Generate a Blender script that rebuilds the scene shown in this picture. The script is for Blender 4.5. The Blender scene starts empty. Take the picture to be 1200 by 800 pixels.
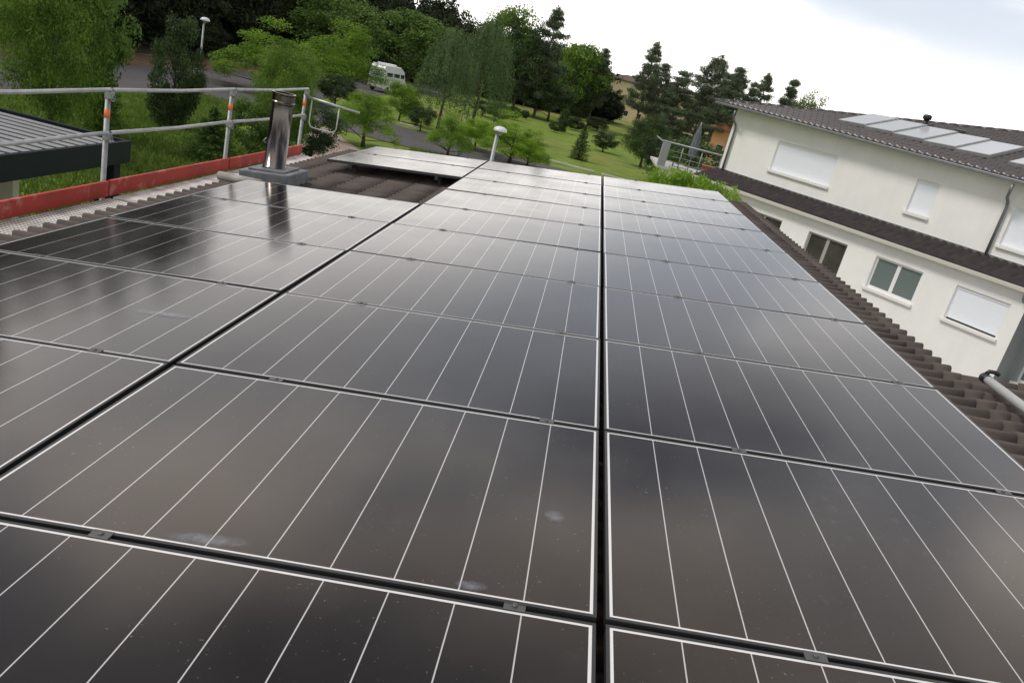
import bpy, bmesh, math, random
import numpy as np
from mathutils import Vector, Matrix
R = math.radians
PI = math.pi
random.seed(7)
rng = np.random.default_rng(11)
scene = bpy.context.scene
C = scene.collection

# ------------------------------------------------------------------ camera
EYE = Vector((-0.33058904, -0.49820349, 1.21967666))
RW = ((0.967232695200753, 0.10986248060127891, 0.2288911284668348),
      (0.2520388994185616, -0.30677034887803406, -0.9178062683535831),
      (-0.03061546201786986, 0.9454216987172352, -0.3244079300511155))
FPX = 915.379
cam_d = bpy.data.cameras.new('camera')
cam = bpy.data.objects.new('camera', cam_d)
C.objects.link(cam)
m = Matrix(((RW[0][0], -RW[1][0], -RW[2][0], EYE.x),
            (RW[0][1], -RW[1][1], -RW[2][1], EYE.y),
            (RW[0][2], -RW[1][2], -RW[2][2], EYE.z),
            (0, 0, 0, 1)))
cam.matrix_world = m
cam_d.sensor_width = 36
cam_d.lens = 36 * FPX / 1200
cam_d.clip_start = 0.05
cam_d.clip_end = 6000
scene.camera = cam

# ------------------------------------------------------------------ world: bright broken overcast
SUN_EL, SUN_AZ = 50, 258          # degrees; azimuth clockwise from +Y
world = bpy.data.worlds.new('World')
scene.world = world
world.use_nodes = True
nt = world.node_tree
nt.nodes.clear()
def wn(t, **kw):
    n = nt.nodes.new(t)
    for k, v in kw.items():
        setattr(n, k, v)
    return n
def wmath(op, a, b=None, c=None):
    n = wn('ShaderNodeMath', operation=op)
    for i, v in enumerate((a, b, c)):
        if v is None: continue
        if isinstance(v, (int, float)): n.inputs[i].default_value = v
        else: nt.links.new(v, n.inputs[i])
    return n.outputs[0]
out = wn('ShaderNodeOutputWorld')
bg = wn('ShaderNodeBackground')
bg.inputs['Strength'].default_value = 0.1
sky = wn('ShaderNodeTexSky', sky_type='NISHITA', sun_disc=False)
sky.sun_elevation = R(SUN_EL)
sky.sun_rotation = R(SUN_AZ)
tc = wn('ShaderNodeTexCoord')
sep = wn('ShaderNodeSeparateXYZ')
nt.links.new(tc.outputs['Generated'], sep.inputs[0])
zc = wmath('ADD', wmath('MAXIMUM', sep.outputs['Z'], 0.0), 0.16)
cx = wmath('DIVIDE', sep.outputs['X'], zc)
cy = wmath('DIVIDE', sep.outputs['Y'], zc)
comb = wn('ShaderNodeCombineXYZ')
nt.links.new(cx, comb.inputs[0]); nt.links.new(cy, comb.inputs[1])
comb.inputs[2].default_value = 3.7
n1 = wn('ShaderNodeTexNoise'); n1.inputs['Scale'].default_value = 1.25
n1.inputs['Detail'].default_value = 4.5; n1.inputs['Roughness'].default_value = 0.5; n1.inputs['Distortion'].default_value = 0.3
nt.links.new(comb.outputs[0], n1.inputs['Vector'])
cr = wn('ShaderNodeValToRGB')
cr.color_ramp.elements[0].position = 0.40; cr.color_ramp.elements[0].color = (1.7, 1.95, 2.5, 1)
cr.color_ramp.elements[1].position = 0.60; cr.color_ramp.elements[1].color = (15.0, 13.9, 12.8, 1)
e = cr.color_ramp.elements.new(0.50); e.color = (5.0, 5.3, 5.9, 1)
nt.links.new(n1.outputs['Fac'], cr.inputs[0])
# brighter, whiter cloud low over the horizon ahead; a blue-grey bank hangs over the right
hz = wn('ShaderNodeMapRange'); hz.interpolation_type = 'SMOOTHSTEP'
hz.inputs['From Min'].default_value = 0.10; hz.inputs['From Max'].default_value = 0.46
hz.inputs['To Min'].default_value = 0.92; hz.inputs['To Max'].default_value = 0.0
nt.links.new(sep.outputs['Z'], hz.inputs['Value'])
mx0 = wn('ShaderNodeMix', data_type='RGBA')
nt.links.new(hz.outputs[0], mx0.inputs['Factor'])
nt.links.new(cr.outputs[0], mx0.inputs['A'])
mx0.inputs['B'].default_value = (16.5, 15.9, 15.2, 1)
mx = wn('ShaderNodeMix', data_type='RGBA')
def smooth(v, lo, hi):
    r = wn('ShaderNodeMapRange'); r.interpolation_type = 'SMOOTHSTEP'
    r.inputs['From Min'].default_value = lo; r.inputs['From Max'].default_value = hi
    nt.links.new(v, r.inputs['Value'])
    return r.outputs[0]
az = wmath('DIVIDE', sep.outputs['X'], wmath('MAXIMUM', sep.outputs['Y'], 0.05))
nz = wmath('MULTIPLY_ADD', n1.outputs['Fac'], 0.16, -0.08)
cen = wmath('ADD', wmath('ADD', sep.outputs['Z'], wmath('MULTIPLY', az, 0.30)), nz)      # bank sinks to the right
band = wmath('MULTIPLY', smooth(cen, 0.115, 0.225), wmath('SUBTRACT', 1.0, smooth(cen, 0.285, 0.385)))
bank = wmath('MULTIPLY', wmath('MULTIPLY', wmath('MULTIPLY', band, smooth(sep.outputs['Z'], 0.03, 0.15)), smooth(az, -0.42, -0.10)), smooth(sep.outputs['Y'], 0.1, 0.4))
nt.links.new(wmath('MULTIPLY', bank, 0.9), mx.inputs['Factor'])
nt.links.new(mx0.outputs['Result'], mx.inputs['A'])
mx.inputs['B'].default_value = (5.6, 6.2, 7.1, 1)
mx2 = wn('ShaderNodeMix', data_type='RGBA')
mx2.inputs['Factor'].default_value = 0.92
nt.links.new(sky.outputs[0], mx2.inputs['A'])
nt.links.new(mx.outputs['Result'], mx2.inputs['B'])
dim = wn('ShaderNodeMix', data_type='RGBA'); dim.blend_type = 'MULTIPLY'; dim.inputs['Factor'].default_value = 1
back = wn('ShaderNodeMapRange'); back.interpolation_type = 'SMOOTHSTEP'          # unseen sky behind the viewer dimmed, darkening faces turned to it
back.inputs['From Min'].default_value = -0.75; back.inputs['From Max'].default_value = 0.25
back.inputs['To Min'].default_value = 0.82; back.inputs['To Max'].default_value = 1.0
nt.links.new(sep.outputs['Y'], back.inputs['Value'])
nt.links.new(mx2.outputs['Result'], dim.inputs['A']); heavy = wmath('MULTIPLY', smooth(sep.outputs['Z'], 0.44, 0.60), smooth(sep.outputs['Y'], 0.25, 0.60))   # a heavy cloud high up ahead
nt.links.new(wmath('MULTIPLY', back.outputs[0], wmath('MULTIPLY_ADD', heavy, -0.5, 1.0)), dim.inputs['B'])
nt.links.new(dim.outputs['Result'], bg.inputs['Color'])
nt.links.new(bg.outputs[0], out.inputs[0])

sun_d = bpy.data.lights.new('sun', 'SUN')
sun_d.energy = 1.5
sun_d.angle = R(14)
sun_d.color = (1.0, 0.95, 0.88)
sun = bpy.data.objects.new('sun', sun_d)
C.objects.link(sun)
sdir = Vector((math.sin(R(SUN_AZ)) * math.cos(R(SUN_EL)), math.cos(R(SUN_AZ)) * math.cos(R(SUN_EL)), math.sin(R(SUN_EL))))
sun.rotation_euler = sdir.to_track_quat('Z', 'Y').to_euler()

vs = scene.view_settings
vs.view_transform = 'Standard'; vs.look = 'None'; vs.exposure = 0.27; vs.gamma = 1.0
vs.use_curve_mapping = False
scene.cycles.max_bounces = 8
scene.cycles.use_denoising = True

# ------------------------------------------------------------------ helpers
GZ = EYE.z - 6.0                     # ground level
def ray(x, y):
    d = ((x - 600) / FPX, (y - 400) / FPX, 1.0)
    return Vector([sum(RW[i][j] * d[i] for i in range(3)) for j in range(3)])
def on_ground(x, y, z=GZ):
    d = ray(x, y)
    return EYE + d * ((z - EYE.z) / d.z)
def on_Y(x, y, Y):
    d = ray(x, y)
    return EYE + d * ((Y - EYE.y) / d.y)

TAU = 0.113507959
WM = Matrix(((math.cos(TAU), 0, -math.sin(TAU), 0), (0, 1, 0, 0), (math.sin(TAU), 0, math.cos(TAU), 0), (0, 0, 0, 1)))
def rp(u, v, n=0.0):
    return (WM @ Vector((u, v, n)))

def fill(me, V, F):
    if isinstance(F, np.ndarray):
        V = np.ascontiguousarray(V, dtype=np.float32); k = F.shape[1]
        me.vertices.add(len(V)); me.vertices.foreach_set('co', V.ravel())
        me.loops.add(F.size); me.loops.foreach_set('vertex_index', F.astype(np.int32).ravel())
        me.polygons.add(len(F)); me.polygons.foreach_set('loop_start', np.arange(0, F.size, k, dtype=np.int32))
        me.update(calc_edges=True); me.validate()
    else:
        me.from_pydata([tuple(v) for v in V], [], F); me.update()
def mesh_obj(name, verts, faces, mat=None, parent=None, mats=None, fmat=None, smooth=False, kind=None, edges=()):
    me = bpy.data.meshes.new(name)
    fill(me, verts, faces)
    return link_mesh(name, me, mat, parent, mats, fmat, smooth, kind)
def link_mesh(name, me, mat=None, parent=None, mats=None, fmat=None, smooth=False, kind=None):
    if mats:
        for q in mats: me.materials.append(q)
        if fmat is not None: me.polygons.foreach_set('material_index', list(fmat))
    elif mat: me.materials.append(mat)
    if smooth: me.polygons.foreach_set('use_smooth', [True] * len(me.polygons))
    o = bpy.data.objects.new(name, me)
    C.objects.link(o)
    if parent: o.parent = parent
    if kind: o['kind'] = kind
    return o
def tag(o, label, cat, group=None):
    o['label'] = label; o['category'] = cat
    if group: o['group'] = group
    return o
def thing(name, label, cat, loc=(0, 0, 0), rotz=0, group=None):
    o = bpy.data.objects.new(name, None)
    o.empty_display_size = 0.2
    C.objects.link(o)
    o.location = loc; o.rotation_euler = (0, 0, rotz)
    return tag(o, label, cat, group)

class MB:
    """collects boxes and tubes, builds ONE mesh object"""
    def __init__(s): s.bm = bmesh.new(); s.sm = []
    def box(s, x0, x1, y0, y1, z0, z1, bev=0.0, M=None):
        vs = [s.bm.verts.new((x, y, z)) for z in (z0, z1) for y in (y0, y1) for x in (x0, x1)]
        fs = [(0, 2, 3, 1), (4, 5, 7, 6), (0, 1, 5, 4), (2, 6, 7, 3), (0, 4, 6, 2), (1, 3, 7, 5)]
        f = [s.bm.faces.new([vs[i] for i in q]) for q in fs]
        if bev:
            ed = list({e for q in f for e in q.edges})
            r = bmesh.ops.bevel(s.bm, geom=ed, offset=bev, segments=2, affect='EDGES', profile=0.5)
            vs = list({v for q in r['faces'] for v in q.verts} | {v for v in vs if v.is_valid})
        if M is not None:
            for v in vs: v.co = M @ v.co
        return s
    def tube(s, pts, r, seg=10, cap=True):
        pts = [Vector(p) for p in pts]
        rs = r if isinstance(r, (list, tuple)) else [r] * len(pts)
        rings = []
        up = Vector((0, 0, 1))
        prev = None
        for i, p in enumerate(pts):
            if i == 0: d = pts[1] - pts[0]
            elif i == len(pts) - 1: d = pts[-1] - pts[-2]
            else: d = (pts[i + 1] - p).normalized() + (p - pts[i - 1]).normalized()
            d.normalize()
            if prev is None:
                a = d.cross(up) if abs(d.z) < 0.95 else d.cross(Vector((1, 0, 0)))
            else:
                a = prev - d * prev.dot(d)
            a.normalize(); prev = a
            b = d.cross(a)
            rings.append([s.bm.verts.new(p + (a * math.cos(2 * PI * k / seg) + b * math.sin(2 * PI * k / seg)) * rs[i]) for k in range(seg)])
        for i in range(len(rings) - 1):
            for k in range(seg):
                f = s.bm.faces.new((rings[i][k], rings[i][(k + 1) % seg], rings[i + 1][(k + 1) % seg], rings[i + 1][k]))
                f.smooth = True
        if cap:
            s.bm.faces.new(rings[0][::-1]); s.bm.faces.new(rings[-1])
        return s
    def lathe(s, prof, c=(0, 0, 0), seg=24, cap=False):
        rings = [[s.bm.verts.new((c[0] + r * math.cos(2 * PI * k / seg), c[1] + r * math.sin(2 * PI * k / seg), c[2] + z)) for k in range(seg)] for r, z in prof]
        for i in range(len(rings) - 1):
            for k in range(seg):
                f = s.bm.faces.new((rings[i][k], rings[i][(k + 1) % seg], rings[i + 1][(k + 1) % seg], rings[i + 1][k]))
                f.smooth = True
        if cap:
            s.bm.faces.new(rings[0][::-1]); s.bm.faces.new(rings[-1])
        return s
    def quad(s, *p):
        s.bm.faces.new([s.bm.verts.new(q) for q in p]); return s
    def build(s, name, mat, parent=None, kind=None):
        bmesh.ops.recalc_face_normals(s.bm, faces=s.bm.faces)
        me = bpy.data.meshes.new(name)
        s.bm.to_mesh(me); s.bm.free()
        return link_mesh(name, me, mat, parent, kind=kind)

# ------------------------------------------------------------------ materials
def mat(name, col, rough=0.6, metal=0.0, spec=0.5, noise=None, bump=None, coat=0, tint=None, stain=None):
    """noise=(scale, amount[, detail]) varies the colour; bump=(scale, strength); stain=(scale, colour, threshold, amount)"""
    M = bpy.data.materials.new(name)
    M.use_nodes = True
    t = M.node_tree
    b = t.nodes['Principled BSDF']
    b.inputs['Base Color'].default_value = (*col, 1)
    b.inputs['Roughness'].default_value = rough
    b.inputs['Metallic'].default_value = metal
    b.inputs['Specular IOR Level'].default_value = spec
    if tint: b.inputs['Specular Tint'].default_value = (*tint, 1)
    co = t.nodes.new('ShaderNodeTexCoord')
    src = None
    if noise:
        n = t.nodes.new('ShaderNodeTexNoise')
        n.inputs['Scale'].default_value = noise[0]
        n.inputs['Detail'].default_value = noise[2] if len(noise) > 2 else 5
        t.links.new(co.outputs['Object'], n.inputs['Vector'])
        r = t.nodes.new('ShaderNodeMapRange')
        r.inputs['From Min'].default_value = 0.3; r.inputs['From Max'].default_value = 0.7
        r.inputs['To Min'].default_value = 1 - noise[1]; r.inputs['To Max'].default_value = 1 + noise[1]
        t.links.new(n.outputs['Fac'], r.inputs['Value'])
        h = t.nodes.new('ShaderNodeMix'); h.data_type = 'RGBA'; h.blend_type = 'MULTIPLY'
        h.inputs['Factor'].default_value = 1
        h.inputs['A'].default_value = (*col, 1)
        t.links.new(r.outputs[0], h.inputs['B'])
        src = h.outputs['Result']
    if stain:
        n = t.nodes.new('ShaderNodeTexNoise')
        n.inputs['Scale'].default_value = stain[0]; n.inputs['Detail'].default_value = 7; n.inputs['Roughness'].default_value = 0.65
        t.links.new(co.outputs['Object'], n.inputs['Vector'])
        r = t.nodes.new('ShaderNodeMapRange')
        r.inputs['From Min'].default_value = stain[2]; r.inputs['From Max'].default_value = stain[2] + 0.12
        r.inputs['To Max'].default_value = stain[3]
        t.links.new(n.outputs['Fac'], r.inputs['Value'])
        h = t.nodes.new('ShaderNodeMix'); h.data_type = 'RGBA'
        t.links.new(r.outputs[0], h.inputs['Factor'])
        if src: t.links.new(src, h.inputs['A'])
        else: h.inputs['A'].default_value = (*col, 1)
        h.inputs['B'].default_value = (*stain[1], 1)
        src = h.outputs['Result']
    if src: t.links.new(src, b.inputs['Base Color'])
    if bump:
        n = t.nodes.new('ShaderNodeTexNoise')
        n.inputs['Scale'].default_value = bump[0]; n.inputs['Detail'].default_value = 4
        t.links.new(co.outputs['Object'], n.inputs['Vector'])
        q = t.nodes.new('ShaderNodeBump')
        q.inputs['Strength'].default_value = bump[1]
        q.inputs['Distance'].default_value = bump[2] if len(bump) > 2 else 0.02
        t.links.new(n.outputs['Fac'], q.inputs['Height'])
        t.links.new(q.outputs[0], b.inputs['Normal'])
    return M

def leaf_mat(name, col, col2, scale=1.3, trans=0.35):
    M = bpy.data.materials.new(name)
    M.use_nodes = True
    t = M.node_tree
    for n in list(t.nodes):
        if n.type != 'OUTPUT_MATERIAL': t.nodes.remove(n)
    o = t.nodes['Material Output']
    geo = t.nodes.new('ShaderNodeNewGeometry')
    tcn = t.nodes.new('ShaderNodeTexCoord')
    n = t.nodes.new('ShaderNodeTexNoise'); n.inputs['Scale'].default_value = scale; n.inputs['Detail'].default_value = 3
    t.links.new(geo.outputs['Position'], n.inputs['Vector'])
    ri = t.nodes.new('ShaderNodeMath'); ri.operation = 'MULTIPLY_ADD'
    ri.inputs[1].default_value = 0.26; ri.inputs[2].default_value = -0.13
    t.links.new(geo.outputs['Random Per Island'], ri.inputs[0])
    ad = t.nodes.new('ShaderNodeMath'); ad.operation = 'ADD'
    t.links.new(n.outputs['Fac'], ad.inputs[0]); t.links.new(ri.outputs[0], ad.inputs[1])
    mr = t.nodes.new('ShaderNodeMapRange')
    mr.inputs['From Min'].default_value = 0.3; mr.inputs['From Max'].default_value = 0.7
    t.links.new(ad.outputs[0], mr.inputs['Value'])
    h = t.nodes.new('ShaderNodeMix'); h.data_type = 'RGBA'
    h.inputs['A'].default_value = (*col, 1); h.inputs['B'].default_value = (*col2, 1)
    t.links.new(mr.outputs[0], h.inputs['Factor'])
    b = t.nodes.new('ShaderNodeBsdfPrincipled')
    b.inputs['Roughness'].default_value = 0.6
    b.inputs['Specular IOR Level'].default_value = 0.25
    t.links.new(h.outputs['Result'], b.inputs['Base Color'])
    tr = t.nodes.new('ShaderNodeBsdfTranslucent')
    t.links.new(h.outputs['Result'], tr.inputs['Color'])
    ms = t.nodes.new('ShaderNodeMixShader'); ms.inputs[0].default_value = trans
    t.links.new(b.outputs[0], ms.inputs[1]); t.links.new(tr.outputs[0], ms.inputs[2])
    t.links.new(ms.outputs[0], o.inputs['Surface'])
    return M

def glass_cell_mat(name, col, pale):
    """solar glass: dark cells under slightly textured, dusty glass"""
    M = bpy.data.materials.new(name)
    M.use_nodes = True
    t = M.node_tree
    b = t.nodes['Principled BSDF']
    co = t.nodes.new('ShaderNodeTexCoord')
    geo = t.nodes.new('ShaderNodeNewGeometry')
    def noise(scale, det, rough=0.5):
        n = t.nodes.new('ShaderNodeTexNoise')
        n.inputs['Scale'].default_value = scale; n.inputs['Detail'].default_value = det; n.inputs['Roughness'].default_value = rough
        t.links.new(geo.outputs['Position'], n.inputs['Vector'])
        return n.outputs['Fac']
    def mr(v, a, c, d, e):
        r = t.nodes.new('ShaderNodeMapRange')
        for k, q in zip(('From Min', 'From Max', 'To Min', 'To Max'), (a, c, d, e)): r.inputs[k].default_value = q
        t.links.new(v, r.inputs['Value'])
        return r.outputs[0]
    def mul(a, c):
        n = t.nodes.new('ShaderNodeMath'); n.operation = 'MULTIPLY'
        t.links.new(a, n.inputs[0]); t.links.new(c, n.inputs[1]); return n.outputs[0]
    def add(a, c):
        n = t.nodes.new('ShaderNodeMath'); n.operation = 'ADD'; n.use_clamp = True
        t.links.new(a, n.inputs[0]); t.links.new(c, n.inputs[1]); return n.outputs[0]
    film = mr(noise(2.3, 6, 0.6), 0.35, 0.75, 0.004, 0.030)                 # thin dust film
    specks = mul(mr(noise(95, 2), 0.70, 0.76, 0, 0.30), mr(noise(3.1, 3), 0.42, 0.6, 0, 1))
    smear = mul(mr(noise(26, 4, 0.7), 0.55, 0.72, 0, 0.07), mr(noise(1.7, 2), 0.55, 0.68, 0, 1))
    dust = add(add(film, specks), smear)
    h = t.nodes.new('ShaderNodeMix'); h.data_type = 'RGBA'
    h.inputs['A'].default_value = (*col, 1); h.inputs['B'].default_value = (0.48, 0.47, 0.46, 1)
    t.links.new(dust, h.inputs['Factor'])
    t.links.new(h.outputs['Result'], b.inputs['Base Color'])
    b.inputs['IOR'].default_value = 1.58
    b.inputs['Specular Tint'].default_value = (1.0, 0.875, 0.82, 1)
    t.links.new(mr(noise(1.9, 4), 0.3, 0.7, 0.10, 0.165), b.inputs['Roughness'])
    bp = t.nodes.new('ShaderNodeBump'); bp.inputs['Strength'].default_value = 0.10; bp.inputs['Distance'].default_value = 0.004
    t.links.new(noise(2.6, 1), bp.inputs['Height'])
    t.links.new(bp.outputs[0], b.inputs['Normal'])
    return M

M_cell = glass_cell_mat('solar_cell_glass', (0.0075, 0.0065, 0.0065), 0)
M_back = glass_cell_mat('white_backsheet_glass', (0.70, 0.70, 0.70), 0)
M_line = glass_cell_mat('pale_ribbon_glass', (0.50, 0.50, 0.50), 0)
M_frame = mat('black_anodised_frame', (0.062, 0.062, 0.065), 0.42, 0.6)
M_clamp = mat('grey_aluminium_clamp', (0.15, 0.15, 0.15), 0.5, 0.8)
M_bolt = mat('steel_bolt', (0.55, 0.55, 0.54), 0.3, 1.0)
M_rail = mat('dark_rail', (0.05, 0.05, 0.052), 0.5, 0.5)
M_tile = mat('brown_concrete_tile', (0.082, 0.066, 0.058), 0.8, noise=(4, 0.22, 7), bump=(60, 0.35, 0.004), stain=(4.5, (0.15, 0.085, 0.055), 0.63, 0.6))
M_tile2 = mat('dark_brown_tile', (0.046, 0.039, 0.041), 0.32, spec=0.6, noise=(3, 0.22))
M_tile3 = mat('dark_band_tile', (0.036, 0.029, 0.030), 0.8, spec=0.3, noise=(3, 0.3))
M_render = mat('off_white_render', (0.845, 0.845, 0.82), 0.9, noise=(1.2, 0.03), bump=(160, 0.25, 0.004), stain=(0.7, (0.79, 0.79, 0.765), 0.56, 0.35))
def streaks(M, amount):
    t = M.node_tree; b = t.nodes['Principled BSDF']
    co = t.nodes.new('ShaderNodeTexCoord'); mp = t.nodes.new('ShaderNodeMapping'); mp.inputs['Scale'].default_value = (2.6, 2.6, 0.22)
    n = t.nodes.new('ShaderNodeTexNoise'); n.inputs['Scale'].default_value = 1.0; n.inputs['Detail'].default_value = 6; n.inputs['Roughness'].default_value = 0.6
    t.links.new(co.outputs['Object'], mp.inputs[0]); t.links.new(mp.outputs[0], n.inputs['Vector'])
    r = t.nodes.new('ShaderNodeMapRange'); r.inputs['From Min'].default_value = 0.5; r.inputs['From Max'].default_value = 0.78
    r.inputs['To Min'].default_value = 1.0; r.inputs['To Max'].default_value = 1 - amount
    t.links.new(n.outputs['Fac'], r.inputs['Value'])
    h = t.nodes.new('ShaderNodeMix'); h.data_type = 'RGBA'; h.blend_type = 'MULTIPLY'; h.inputs['Factor'].default_value = 1
    l = b.inputs['Base Color'].links[0]
    t.links.new(l.from_socket, h.inputs['A']); t.links.new(r.outputs[0], h.inputs['B']); t.links.new(h.outputs['Result'], b.inputs['Base Color'])
streaks(M_render, 0.055)
M_greywall = mat('grey_render', (0.30, 0.315, 0.33), 0.9, noise=(1.5, 0.05), bump=(160, 0.25, 0.004))
M_shutter = None
M_white = mat('white_pvc', (0.80, 0.81, 0.82), 0.4)
M_sill = mat('white_sill', (0.80, 0.79, 0.76), 0.5)
M_soffit = mat('pale_soffit', (0.55, 0.55, 0.52), 0.8)
M_zinc = mat('dull_zinc', (0.23, 0.245, 0.25), 0.5, 0.6, noise=(3, 0.15))
M_lead = mat('lead_grey', (0.17, 0.185, 0.20), 0.55, 0.4, noise=(12, 0.25))
M_gutter = mat('beige_gutter', (0.52, 0.50, 0.45), 0.6)
M_glass = mat('dark_window_glass', (0.025, 0.035, 0.035), 0.06, spec=0.6)
M_ftglass = mat('frosted_window_glass', (0.15, 0.185, 0.18), 0.18, spec=0.5)
M_dimglass = mat('curtained_window_glass', (0.060, 0.055, 0.050), 0.10, noise=(1.5, 0.3))
M_brownfr = mat('beige_window_frame', (0.38, 0.36, 0.33), 0.5)
M_galv = mat('galvanised_steel', (0.29, 0.305, 0.31), 0.55, 0.5, noise=(14, 0.2), stain=(9, (0.16, 0.10, 0.07), 0.66, 0.6))
M_alu = mat('worn_aluminium', (0.42, 0.43, 0.44), 0.45, 0.55, noise=(8, 0.16), stain=(12, (0.22, 0.21, 0.20), 0.62, 0.6))
M_orange = mat('orange_band', (0.78, 0.19, 0.08), 0.6)
M_red = mat('red_painted_board', (0.40, 0.040, 0.026), 0.65, noise=(2.5, 0.22), stain=(5, (0.50, 0.30, 0.25), 0.57, 0.75), bump=(40, 0.3, 0.004))
M_black = mat('black_plastic', (0.012, 0.012, 0.013), 0.45)
M_anth = mat('anthracite_metal', (0.009, 0.014, 0.019), 0.6, spec=0.2, noise=(2, 0.1))
M_trap = mat('grey_trapezoid_sheet', (0.26, 0.265, 0.28), 0.45, 0.1, noise=(2, 0.1))
M_cream = mat('cream_wall', (0.55, 0.54, 0.45), 0.9, noise=(1.5, 0.08))
M_asphalt = mat('asphalt', (0.080, 0.073, 0.075), 0.9, noise=(0.35, 0.16, 8), bump=(30, 0.3))
M_kerb = mat('kerb_stone', (0.50, 0.48, 0.45), 0.85, noise=(1.2, 0.15))
M_gravel = mat('sandy_gravel', (0.30, 0.235, 0.195), 0.95, noise=(2.2, 0.25, 8))
M_dry = mat('dry_bank', (0.12, 0.072, 0.035), 0.95, noise=(0.9, 0.4, 8))  # dry-earth brown with the shade of the wood darkened into it
M_bark = mat('brown_bark', (0.075, 0.055, 0.042), 0.9, noise=(5, 0.3))
M_pinebark = mat('grey_pine_bark', (0.115, 0.085, 0.068), 0.9, noise=(5, 0.3))
M_yellow = mat('pale_yellow_render', (0.56, 0.47, 0.29), 0.9, noise=(0.5, 0.05))
M_orangehouse = mat('apricot_render', (0.62, 0.33, 0.17), 0.9, noise=(0.5, 0.06))
M_roofbrown = mat('dull_brown_roof', (0.10, 0.075, 0.065), 0.85, noise=(1, 0.2))
M_roofred = mat('red_clay_roof', (0.36, 0.13, 0.075), 0.85, noise=(1, 0.2))
M_van = mat('grey_white_paint', (0.50, 0.53, 0.55), 0.35, noise=(0.8, 0.06))
M_vanroof = mat('white_roof_paint', (0.78, 0.78, 0.78), 0.35)
M_collector = mat('sky_pale_collector_glass', (0.52, 0.54, 0.56), 0.12, spec=0.9)  # pale base colour stands in for bright sky reflected in the glass
M_canvas = mat('grey_canvas', (0.13, 0.145, 0.165), 0.85, noise=(4, 0.12))
M_terra = mat('terracotta', (0.36, 0.11, 0.05), 0.8)
M_lampglass = mat('opal_lamp_cover', (0.62, 0.64, 0.66), 0.25)
M_polegrey = mat('grey_lamp_pole', (0.33, 0.35, 0.36), 0.5, 0.4)
M_concrete = mat('pale_concrete', (0.50, 0.49, 0.46), 0.85, noise=(2, 0.12))

def grass_material():
    M = bpy.data.materials.new('lawn'); M.use_nodes = True
    t = M.node_tree; b = t.nodes['Principled BSDF']
    b.inputs['Roughness'].default_value = 0.9; b.inputs['Specular IOR Level'].default_value = 0.1
    geo = t.nodes.new('ShaderNodeNewGeometry')
    def noise(s, d, r=0.55):
        n = t.nodes.new('ShaderNodeTexNoise'); n.inputs['Scale'].default_value = s; n.inputs['Detail'].default_value = d; n.inputs['Roughness'].default_value = r
        t.links.new(geo.outputs['Position'], n.inputs['Vector']); return n.outputs['Fac']
    def mixc(f, a, c, lo, hi):
        r = t.nodes.new('ShaderNodeMapRange'); r.inputs['From Min'].default_value = lo; r.inputs['From Max'].default_value = hi
        t.links.new(f, r.inputs['Value'])
        h = t.nodes.new('ShaderNodeMix'); h.data_type = 'RGBA'
        t.links.new(r.outputs[0], h.inputs['Factor'])
        for k, v in (('A', a), ('B', c)):
            if isinstance(v, tuple): h.inputs[k].default_value = (*v, 1)
            else: t.links.new(v, h.inputs[k])
        return h.outputs['Result']
    base = mixc(noise(0.9, 8, 0.7), (0.110, 0.175, 0.026), (0.200, 0.262, 0.054), 0.35, 0.65)
    c = mixc(noise(0.05, 4), base, (0.235, 0.205, 0.082), 0.52, 0.70)
    t.links.new(c, b.inputs['Base Color'])
    bp = t.nodes.new('ShaderNodeBump'); bp.inputs['Strength'].default_value = 0.6; bp.inputs['Distance'].default_value = 0.1
    t.links.new(noise(7, 4), bp.inputs['Height']); t.links.new(bp.outputs[0], b.inputs['Normal'])
    return M
M_lawn = grass_material()

def shutter_material():
    M = mat('white_roller_shutter', (0.82, 0.86, 0.92), 0.5)
    t = M.node_tree; b = t.nodes['Principled BSDF']
    co = t.nodes.new('ShaderNodeTexCoord')
    w = t.nodes.new('ShaderNodeTexWave'); w.wave_type = 'BANDS'; w.bands_direction = 'Z'
    w.inputs['Scale'].default_value = 6.0
    t.links.new(co.outputs['Object'], w.inputs['Vector'])
    bp = t.nodes.new('ShaderNodeBump'); bp.inputs['Strength'].default_value = 0.25; bp.inputs['Distance'].default_value = 0.008
    t.links.new(w.outputs['Fac'], bp.inputs['Height']); t.links.new(bp.outputs[0], b.inputs['Normal'])
    return M
M_shutter = shutter_material()

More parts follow.
